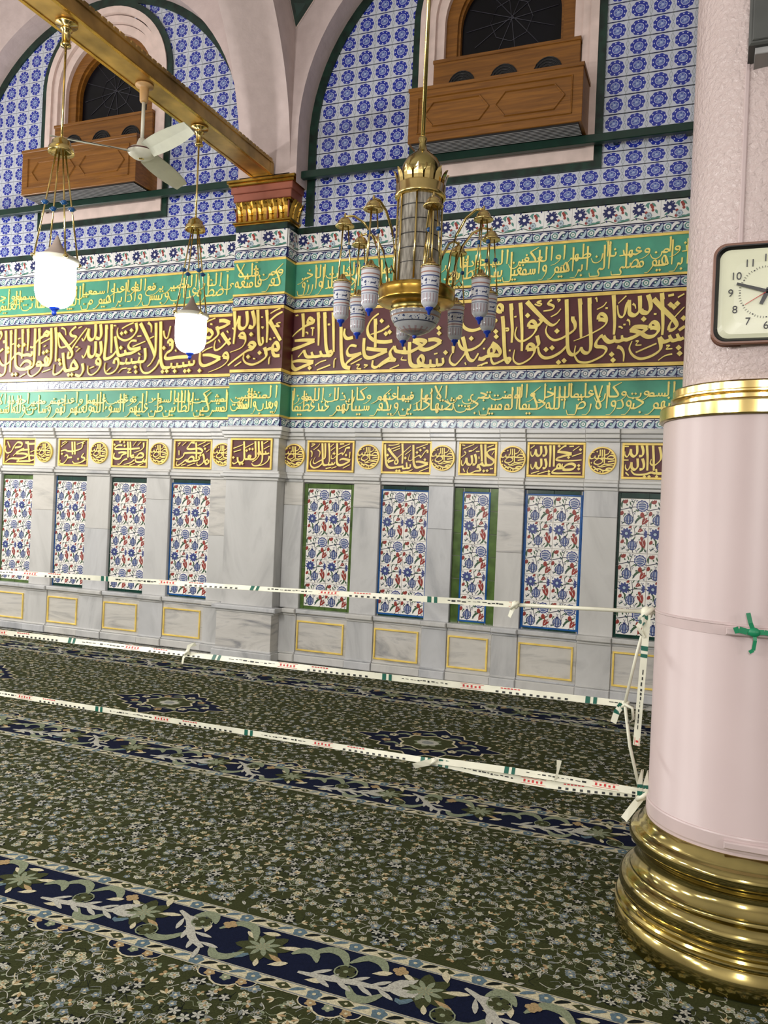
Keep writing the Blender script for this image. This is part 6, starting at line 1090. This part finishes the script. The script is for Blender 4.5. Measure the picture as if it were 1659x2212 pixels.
def numeral(txt, x, z, size, parent, m='print_grey', y=YD):
    cu = bpy.data.curves.new('numeral', 'FONT'); cu.body = txt; cu.size = size; cu.align_x = 'CENTER'; cu.align_y = 'CENTER'; cu.extrude = .0003
    o = bpy.data.objects.new('tmp', cu); COL.objects.link(o); dg = bpy.context.evaluated_depsgraph_get()
    me = bpy.data.meshes.new_from_object(o.evaluated_get(dg)); bpy.data.objects.remove(o); bpy.data.curves.remove(cu)
    me.materials.clear(); me.materials.append(M(m)); me.transform(Matrix.Rotation(PI/2, 4, 'X')); 
    return put('numeral', me, parent, (x, y, z))
for h in range(1, 13):
    a = PI/2-2*PI*h/12; numeral(str(h), .113*math.cos(a), .113*math.sin(a), .036, face)
for i in range(60):
    a = PI/2-2*PI*i/60; r0 = .082; big = i % 5 == 0
    q = MB(); c_, s_ = math.cos(a), math.sin(a); w = .0022 if big else .0008; L = .004 if big else .007
    q.poly([(r0*c_+w*s_, YD, r0*s_-w*c_), ((r0+L)*c_+w*s_, YD, (r0+L)*s_-w*c_), ((r0+L)*c_-w*s_, YD, (r0+L)*s_+w*c_), (r0*c_-w*s_, YD, r0*s_+w*c_)], 'print_grey'); q.build('minute_mark', face)
def hand(name, deg, L, w, m, y):
    a = math.radians(90-deg); c_, s_ = math.cos(a), math.sin(a); q = MB(); t = .012
    P = [(-t, -w), (L, -w*.7), (L, w*.7), (-t, w)]; q.prism([(u*c_-v*s_, u*s_+v*c_) for u, v in P], y, y+.0015, m); q.build(name, ck)
hand('hour_hand', 204, .045, .008, 'clock_black', -.0375); hand('minute_hand', 288, .1, .006, 'clock_black', -.0395); hand('second_hand', 238, .08, .0012, 'red_print', -.0415)
q = MB(); q.lathe([(.001, .003), (.006, .002), (.006, 0)], 12, 'clock_black'); o = q.build('hub', ck, (0, -.0405, 0)); o.rotation_euler = (PI/2, 0, 0)

# ------------------------------------------------------------------ speaker above the clock
sp = thing('loudspeaker', 'dark grey loudspeaker box mounted high on the pink column', 'speaker', (CX, CY-.26, 3.09))
bx('cabinet', sp, -.095, .14, -.12, .0, 0.0, .62, 'speaker_grey', ch=.006); bx('front_grille', sp, -.085, .13, -.126, -.118, .012, .6, 'speaker_grey', ch=.003); bx('bracket', sp, -.075, .12, -.1, .0, -.022, .0, 'grille_light', ch=.002)

# ------------------------------------------------------------------ barrier tapes
def tape_strip(q, pts, w, tilt, printed=True, seed=0, phase=0., back=True):
    """flat tape along a 3D polyline; tilt turns its face from the vertical"""
    P = [Vector(p) for p in pts]; L = [0.]
    for a, b_ in zip(P, P[1:]): L.append(L[-1]+(b_-a).length)
    def at(d):
        for i in range(len(P)-1):
            if d <= L[i+1] or i == len(P)-2:
                t = (d-L[i])/(L[i+1]-L[i]); d3 = (P[i+1]-P[i]).normalized(); return P[i].lerp(P[i+1], t), d3
    def frame(d):
        p, d3 = at(d); up = Vector((0, 0, 1)); side = d3.cross(up)
        if side.length < .2: side = Vector((0, -1, 0)) if True else side
        side.normalize()
        if side.y > 0: side = -side
        u = side.cross(d3).normalized(); u = u if u.z >= 0 or abs(d3.z) > .8 else -u
        tl = tilt(d/L[-1]); return p, (u*math.cos(tl)+side*math.sin(tl)).normalized(), (side*math.cos(tl)-u*math.sin(tl)).normalized()
    n = max(2, int(L[-1]/.06)); k = len(q.v)
    for i in range(n+1):
        p, u, s_ = frame(L[-1]*i/n)
        for e in (-.5, .5): q.v.append(tuple(p+u*w*e))
        for e in (-.5, .5): q.v.append(tuple(p+u*w*e-s_*.0012))
    for i in range(n):
        a = k+4*i; q.face((a, a+4, a+5, a+1), 'tape_white'); q.face((a+3, a+7, a+6, a+2), 'tape_white')
    def mark(d0, d1, e0, e1, m):
        d1 = min(d1, L[-1]-.001)
        if d1 <= d0: return
        A = [frame(d) for d in (d0, d1)]
        for sg in (1, -1):
            F = [A[0][0]+A[0][1]*w*e0, A[1][0]+A[1][1]*w*e0, A[1][0]+A[1][1]*w*e1, A[0][0]+A[0][1]*w*e1]
            off = A[0][2]*.0012 if sg > 0 else -A[0][2]*.0026
            q.poly([p+off for p in F], m)
    if printed:
        d = phase
        while d < L[-1]-.05:
            mark(d, d+.018, -.5, .5, 'tape_green'); mark(d+.03, d+.044, -.5, .5, 'tape_green')
            rn = random.Random(int(d*100)+seed)
            x = d+.09
            for i in range(12): ww = rn.uniform(.008, .02); mark(x, x+ww, -.05+rn.uniform(-.1, .1), .05+rn.uniform(-.02, .12), 'tape_black'); x += ww+rn.uniform(.002, .01)
            for i in range(5): mark(d+.36+i*.017, d+.368+i*.017, -.14, .16 if i % 2 else .24, 'red_print')
            mark(d+.35, d+.45, -.32, -.27, 'red_print'); mark(d+.35, d+.45, .36, .41, 'red_print')
            for i in range(11): mark(d+.5+i*.028, d+.512+i*.028, -.42, -.12, 'tape_black')
            for i in range(6): mark(d+.52+i*.014, d+.53+i*.014, .22, .38, 'red_print')
            d += .86
YC = 3.31; GT = 'barrier tapes tied to the column'
def knot(parent, p, r=.016):
    q = MB(); q.ell(p, r, r*.9, r*1.1, 'tape_white', 8, 6); q.tube([(p[0]-r, p[1]-r*.4, p[2]-r), (p[0], p[1]-r*1.2, p[2]), (p[0]+r, p[1]-r*.5, p[2]+r*.9)], r*.4, 'tape_white', 6); q.build('knot', parent)
def tail_end(parent, pts, w=.03, tw=.6, printed=False, ph=0.):
    q = MB(); tape_strip(q, pts, w, lambda t: tw*t, printed, 5, ph); q.build('loose_end', parent)
t1 = thing('barrier_tape', 'white printed barrier tape, the topmost of three strung to the column', 'tape', (-.2, YC, 1.165), group=GT)
def sag(x0, z0, x1, z1, s, n=14): return [(x0+(x1-x0)*i/n, 0, z0+(z1-z0)*i/n-s*math.sin(PI*i/n)) for i in range(n+1)]
q = MB(); tape_strip(q, sag(-5.5, -.1, -.52, -.012, .0), .025, lambda t: -.9*math.sin(t*9+1)**2*(.3+.7*t), True, 1, .3); q.build('tape_strip', t1)
q = MB(); q.tube([(-.53, 0, -.012), (-.25, 0, -.004), (0.02, 0, .003)], .008, 'tape_white', 7); q.build('twisted_tape', t1)
knot(t1, (-.525, 0, -.012)); tail_end(t1, [(-.525, -.005, -.012), (-.535, -.01, -.035), (-.545, -.01, -.062)], .018)
knot(t1, (-.015, 0, -.002), .024)
t2 = thing('barrier_tape', 'white printed barrier tape, the middle one, knotted to the upright tape', 'tape', (-.29, YC, .806), group=GT)
q = MB(); tape_strip(q, sag(-5.4, -.02, 0, 0, .008), .027, lambda t: -.75*math.sin(t*7+.4)**2, True, 2, .1); q.build('tape_strip', t2)
knot(t2, (.01, 0, 0), .014); tail_end(t2, [(.0, -.008, 0), (-.018, -.012, -.03), (-.03, -.012, -.075)], .024, .3, True, .0)
knot(t2, (-2.0, 0, -.006), .012); tail_end(t2, [(-2.0, -.005, -.01), (-1.985, -.01, .03), (-1.95, -.01, .04)], .02, .5); tail_end(t2, [(-2.0, -.005, -.01), (-2.015, -.01, -.03), (-2.02, -.01, -.06)], .012, .2)
t3 = thing('barrier_tape', 'white printed barrier tape, the lowest, tied just above the brass base', 'tape', (-.2, YC, .47), group=GT)
q = MB(); tape_strip(q, sag(-5.4, .0, -.84, -.002, .004), .025, lambda t: -.35-.35*math.sin(t*6+.5), True, 3, .2); q.build('tape_strip', t3)
q = MB(); tape_strip(q, sag(-.84, .0, .0, .0, .02), .03, lambda t: -.1-.5*math.sin(t*3.5), True, 4, .02); q.build('tape_strip', t3)
q = MB(); tape_strip(q, sag(-.84, .004, -.02, .008, -.006), .028, lambda t: -.6, True, 6, .3); q.build('tape_strip', t3)
knot(t3, (-.84, 0, .0), .014); tail_end(t3, [(-.84, -.006, 0), (-.88, -.012, -.012), (-.925, -.012, -.03)], .026, .4); knot(t3, (0.0, -.005, .0), .02)
tail_end(t3, [(-.33, -.004, .0), (-.342, -.01, .03), (-.325, -.012, .035), (-.32, -.01, .085)], .02, .3); tail_end(t3, [(.0, -.01, 0), (-.03, -.015, -.045), (-.065, -.02, -.1)], .028, .5)
for s_ in (0, .022): tail_end(t3, [(-.01+s_, -.02, .0), (-.012+s_, -.025, .06), (-.004+s_, -.02, .1)], .02, .6, True, .0)
t4 = thing('barrier_tape', 'upright barrier tape joining the strung tapes beside the column', 'tape', (-.21, YC, .5), group=GT)
q = MB(); q.tube([(0.0, -.015, .66), (-.035, -.015, .5), (-.07, -.012, .31)], .006, 'tape_white', 7); q.build('twisted_tape', t4)
q = MB(); q.tube([(-.07, -.012, .31), (-.045, -.012, .15), (-.005, -.015, .0)], .0065, 'tape_white', 7); q.build('twisted_tape', t4)
q = MB(); tape_strip(q, [(.0, -.03, .66), (-.006, -.03, .5), (-.015, -.03, .3), (-.02, -.03, .16)], .026, lambda t: .25, True, 8, .12); q.build('hanging_tape', t4)
q = MB(); q.tube([(-.07, -.02, .31), (-.04, -.03, .3), (-.035, -.03, .26), (-.05, -.03, .24)], .006, 'tape_white', 6); q.build('loop', t4)
tail_end(t4, [(0, -.03, .66), (-.03, -.04, .61), (-.04, -.035, .6), (-.01, -.03, .57)], .022, .8, True, .0)

# ------------------------------------------------------------------ carpet
cp = thing('carpet', 'dark green floral prayer carpet with navy vine borders', 'carpet', (0, 0, -.0055), math.atan(-.02))
q = MB(); q.box(-10.8, 6.8, -7.4, 7.02, -.0055, 0., 'c_green'); q.build('pile_field', cp)
EPS = .000011
cfn = lambda u, v, l: (u, v, .0022+l)
def border_unit(P=1.1, w=.37):
    p = Paint(); g = .058; y0, y1 = -w/2+g, w/2-g
    p.rect(0, P, -w/2, w/2, 'c_cream', 0)
    p.rect(0, P, y0, y1, 'c_navy', 1)
    for sgn in (-1, 1):     # guard strips
        p.rect(0, P, sgn*(w/2-.006)-.003, sgn*(w/2-.006)+.003, 'c_grey', 1); p.rect(0, P, sgn*(w/2-g+.005)-.003, sgn*(w/2-g+.005)+.003, 'c_grey', 1)
        yc = sgn*(w/2-g/2)
        for i in range(10):
            x = (i+.5)*P/10
            if i % 2: p.flower(x, yc, .027, 5, 'c_blue', 'c_cream', 2, .3, .95)
            else: p.disc(x, yc, .026, 'c_olive', 2, 8, sy=.62, k=4, amp=.15); p.disc(x, yc, .006, 'c_cream', 3, 5)
            p.stroke([(x+.028, yc-.014), (x+.05, yc+.004), (x+.075, yc+.014)], .004, .004, 'c_black' if i % 2 else 'c_blue', 2, 2, belly=.014)
    def branch(xa, ya, xb, yb):
        dx, dy = xb-xa, yb-ya; L = math.hypot(dx, dy); a = math.atan2(dy, dx)
        p.stroke([(xa, ya), (xa+dx*.33, ya+dy*.25), (xa+dx*.66, ya+dy*.75), (xb, yb)], .012, .016, 'c_white', 4, 4, belly=.018)
        for t, s_ in ((.12, 1), (.2, -1), (.34, 1), (.45, -1), (.58, 1), (.7, -1), (.84, 1), (.94, -1)):
            p.petal(xa+dx*t, ya+dy*t, a+s_*.62, .085, .02, 'c_white', 4)
    branch(.06, -.07, .34, -.035); branch(.58, .09, .80, -.09)
    branch(.34, -.035, .40, -.005)
    for fx, fy, rr in ((.47, .015, .1), (.98, .01, .1)):
        p.flower(fx, fy, rr, 8, 'c_olive', 'c_tan', 3, .2, .5)
        for i in range(8): p.petal(fx, fy, .2+2*PI*i/8+.39, rr*.62, rr*.2, 'c_sage', 4)
        p.petal(fx-.04, fy+.03, 2.6, .07, .022, 'c_cream', 3); p.petal(fx+.05, fy+.02, .3, .09, .026, 'c_cream', 3); p.petal(fx+.04, fy-.03, -.4, .075, .022, 'c_tan', 3)
        p.stroke([(fx-.02, fy-.06), (fx-.05, fy-.09), (fx-.07, fy-.075)], .012, .004, 'c_blue', 3, 2, belly=.018)
        p.petal(fx+.02, fy-.07, -1.2, .05, .02, 'c_cream', 3)
    for x, y, s_, r in ((.12, .06, 1, .075), (.26, .075, 1, .07), (.3, -.085, -1, .06), (.62, -.06, -1, .08), (.86, .07, 1, .08), (.88, -.075, -1, .06), (.04, .03, 1, .05), (.7, .09, 1, .05)):
        p.stroke([(x-r, y-s_*r*.3), (x-r*.4, y+s_*r*.5), (x+r*.4, y+s_*r*.4), (x+r, y-s_*r*.5)], .008, .006, 'c_sage', 3, 3, belly=.034)
    for x, y in ((.2, .0), (.7, .055), (.56, -.08)):
        for k in range(5): p.petal(x, y, 1+k*2*PI/5, .042, .03, 'c_olive', 4)
        p.ring(x, y, .036, .041, 'c_sage', 5, 12); p.disc(x, y, .009, 'c_sage', 5, 6)
    for x, y in ((.36, .085), (.8, .085)):
        for k in range(4): p.disc(x+.014*math.cos(k*PI/2), y+.014*math.sin(k*PI/2), .014, 'c_tan', 4, 7)
    for x, y, a in ((.28, .03, .5), (.52, .09, 2.), (.66, .0, .2), (.75, .0, 1.9), (.1, -.1, .3), (.93, .09, .2), (1.05, -.08, .6)): p.petal(x, y, a, .07, .028, 'c_cream', 3)
    q = MB(); p.to(q, cfn, EPS); return q.mesh('vine_border')
BU = border_unit()
for yc, x0, n in ((2.47, -4.6, 6), (4.105, -6.5, 8), (6.36, -9.0, 10)):
    for i in range(n): put('vine_border', BU, cp, (x0+i*1.1, yc-.01, 0))
# scalloped half rosettes hanging from the borders
def scallop():
    p = Paint()
    for dx, r in ((-.07, .035), (0, .055), (.07, .035)): p.disc(dx, 0, r*1.12, 'c_cream', 0, 14); p.disc(dx, 0, r, 'c_navy', 1, 14)
    p.rect(-.1, .1, -.002, .03, 'c_navy', 1)
    for dx in (-.06, 0, .06): p.flower(dx, -.012, .02, 5, 'c_tan' if dx else 'c_sage', 'c_cream', 2, 0, .8)
    q = MB(); p.to(q, lambda u, v, l: (u, v, .0016+l), EPS); return q.mesh('scallop')
SC = scallop()
for yc, sg, x0, n in ((2.285, 1, -2.9, 8), (2.635, -1, -3.0, 0), (4.29, -1, -4.9, 13), (6.175, 1, -7.6, 18)):
    for i in range(n): put('scallop', SC, cp, (x0+i*.367, yc-.012, 0), 0 if sg > 0 else PI)
def rosette():
    p = Paint()
    def lob(sx, sy, m, l, amp=.08):
        P = []; n = 64
        for i in range(n):
            a = 2*PI*i/n; r = (abs(math.cos(a))**1.1+abs(math.sin(a))**1.1)**(-1/1.1)*(1+amp*math.cos(16*a)); P.append((sx*r*math.cos(a), sy*r*math.sin(a)))
        p.poly(P, m, l)
    lob(.5, .35, 'c_cream', 0); lob(.48, .333, 'c_navy', 1)
    for i in range(18):
        a = 2*PI*i/18; rr = (abs(math.cos(a))**1.3+abs(math.sin(a))**1.3)**(-1/1.3)*.72; x, y = .45*rr*math.cos(a), .31*rr*math.sin(a)
        if i % 2: p.stroke([(x-.05, y-.02), (x, y+.02), (x+.05, y-.015)], .006, .006, 'c_sage', 2, 2, belly=.028)
        else: p.flower(x, y, .034, 5, 'c_tan' if i % 4 else 'c_cream', 'c_olive', 2, a, .8)
    p.disc(0, 0, .175, 'c_cream', 2, 32, sx=1.1, sy=.95, k=8, amp=.1); p.disc(0, 0, .16, 'c_olive', 3, 32, sx=1.1, sy=.95, k=8, amp=.1)
    p.flower(0, 0, .1, 8, 'c_sage', 'c_olive', 4, 0, .45); p.disc(0, 0, .062, 'c_white', 6, 16, sx=1.2); p.disc(0, 0, .035, 'c_grey', 7, 10, sx=1.2)
    q = MB(); p.to(q, cfn, EPS); return q.mesh('rosette')
RO = rosette()
for x, y in ((-1.683, 5.2), (-3.765, 5.235), (-5.84, 5.27), (.4, 5.17)): put('rosette', RO, cp, (x-.02*y, y+.02*x, 0))
# scattered flowers of the field
def motif(kind, rnd):
    p = Paint(); k = kind % 8
    lt = rnd.choice(['c_white', 'c_cream', 'c_grey', 'c_white'])
    if k in (0, 1, 2):
        r = rnd.uniform(.014, .02)
        for i in range(5): p.petal(0, 0, 2*PI*i/5, r, r*.78, lt if k < 2 else 'c_grey', 1); p.petal(r*.25*math.cos(2*PI*i/5), r*.25*math.sin(2*PI*i/5), 2*PI*i/5, r*.6, r*.42, ('c_sage', 'c_olive', 'c_blue')[k], 2)
        p.disc(0, 0, r*.3, 'c_tan' if k != 2 else 'c_cream', 3, 5)
    elif k == 3:
        for i in range(4): p.petal(0, 0, 2*PI*i/4+.3, .017, .012, 'c_tan' if rnd.random() < .5 else 'c_sage', 1)
        p.disc(0, 0, .004, 'c_cream', 2, 5)
    elif k == 4:
        p.stroke([(-.03, -.01), (-.012, .012), (.01, .006), (.028, -.012)], .003, .003, lt, 1, 2); p.petal(.0, .008, 1.2, .018, .009, 'c_sage', 1); p.petal(-.015, .002, 4., .016, .008, 'c_grey', 1)
    elif k == 5:
        p.petal(0, 0, 0, .034, .013, lt, 1); p.stroke([(0, 0), (.026, 0)], .002, .001, 'c_black', 2, 1); p.petal(0, 0, 2.2, .02, .01, 'c_olive', 1)
    elif k == 6:
        p.disc(0, 0, .02, 'c_black', 0, 10, k=5, amp=.12)
        for i in range(5): p.petal(0, 0, 2*PI*i/5+.6, .018, .009, lt, 1)
        p.petal(.016, .008, .5, .022, .01, 'c_grey', 1)
    else:
        for a in (-.7, 0, .7): p.petal(0, 0, a, .026, .009, 'c_cream' if a else 'c_tan', 1)
        p.stroke([(0, 0), (-.015, -.006), (-.03, .004)], .003, .002, 'c_sage', 1, 2)
    return p
rnd = random.Random(11); MOT = [motif(k, rnd) for k in range(24)]
vq = MB()
def in_border(y): return any(abs(y-c) < .2 for c in (2.47, 4.105, 6.36))
def field(y0, y1, cell, big):
    y = y0
    while y < y1:
        xa = -1.32*y-1.0; xb = min(.2*y+.5, 2.2); x = xa
        while x < xb:
            px, py = x+rnd.uniform(-.45, .45)*cell, y+rnd.uniform(-.45, .45)*cell; x += cell
            if in_border(py) or math.hypot(px+.07-CX, py-CY) < .42: continue
            if any(math.hypot((px-(cx-.02*cy))/.5, (py-(cy+.02*cx))/.35) < .9 for cx, cy in ((-1.683, 5.2), (-3.765, 5.235), (-5.84, 5.27))): continue
            m_ = MOT[rnd.randrange(24)]; a = rnd.uniform(0, 2*PI); s_ = rnd.uniform(.8, 1.25)*big; c_, n_ = math.cos(a)*s_, math.sin(a)*s_
            zb = .0003+rnd.random()*.001
            for pi, (pts, mm, l) in enumerate(sorted(m_.P, key=lambda q_: q_[2])): vq.poly([(px+u*c_-v*n_, py+u*n_+v*c_, zb+pi*EPS) for u, v in pts], mm)
        y += cell*.86
field(1.5, 4.4, .046, 1.0); field(4.4, 7.2, .052, 1.0)
# thin vines linking the flowers
for i in range(7000):
    y = rnd.uniform(1.5, 4.4); x = rnd.uniform(-1.32*y-.6, .2*y+.4)
    if in_border(y) or in_border(y+.05) or in_border(y-.05) or math.hypot(x-CX, y-CY) < .5: continue
    a = rnd.uniform(0, 2*PI); p = Paint(); L = rnd.uniform(.04, .09); p.stroke([(0, 0), (L*.4, L*.3), (L*.8, 0), (L*1.1, L*.25)], .0025, .002, rnd.choice(['c_sage', 'c_grey', 'c_white', 'c_black']), 0, 2)
    for pts, mm, l in p.P: vq.poly([(x+u*math.cos(a)-v*math.sin(a), y+u*math.sin(a)+v*math.cos(a), .0002) for u, v in pts], mm)
o = vq.build('flower_scatter', cp); o['kind'] = 'stuff'
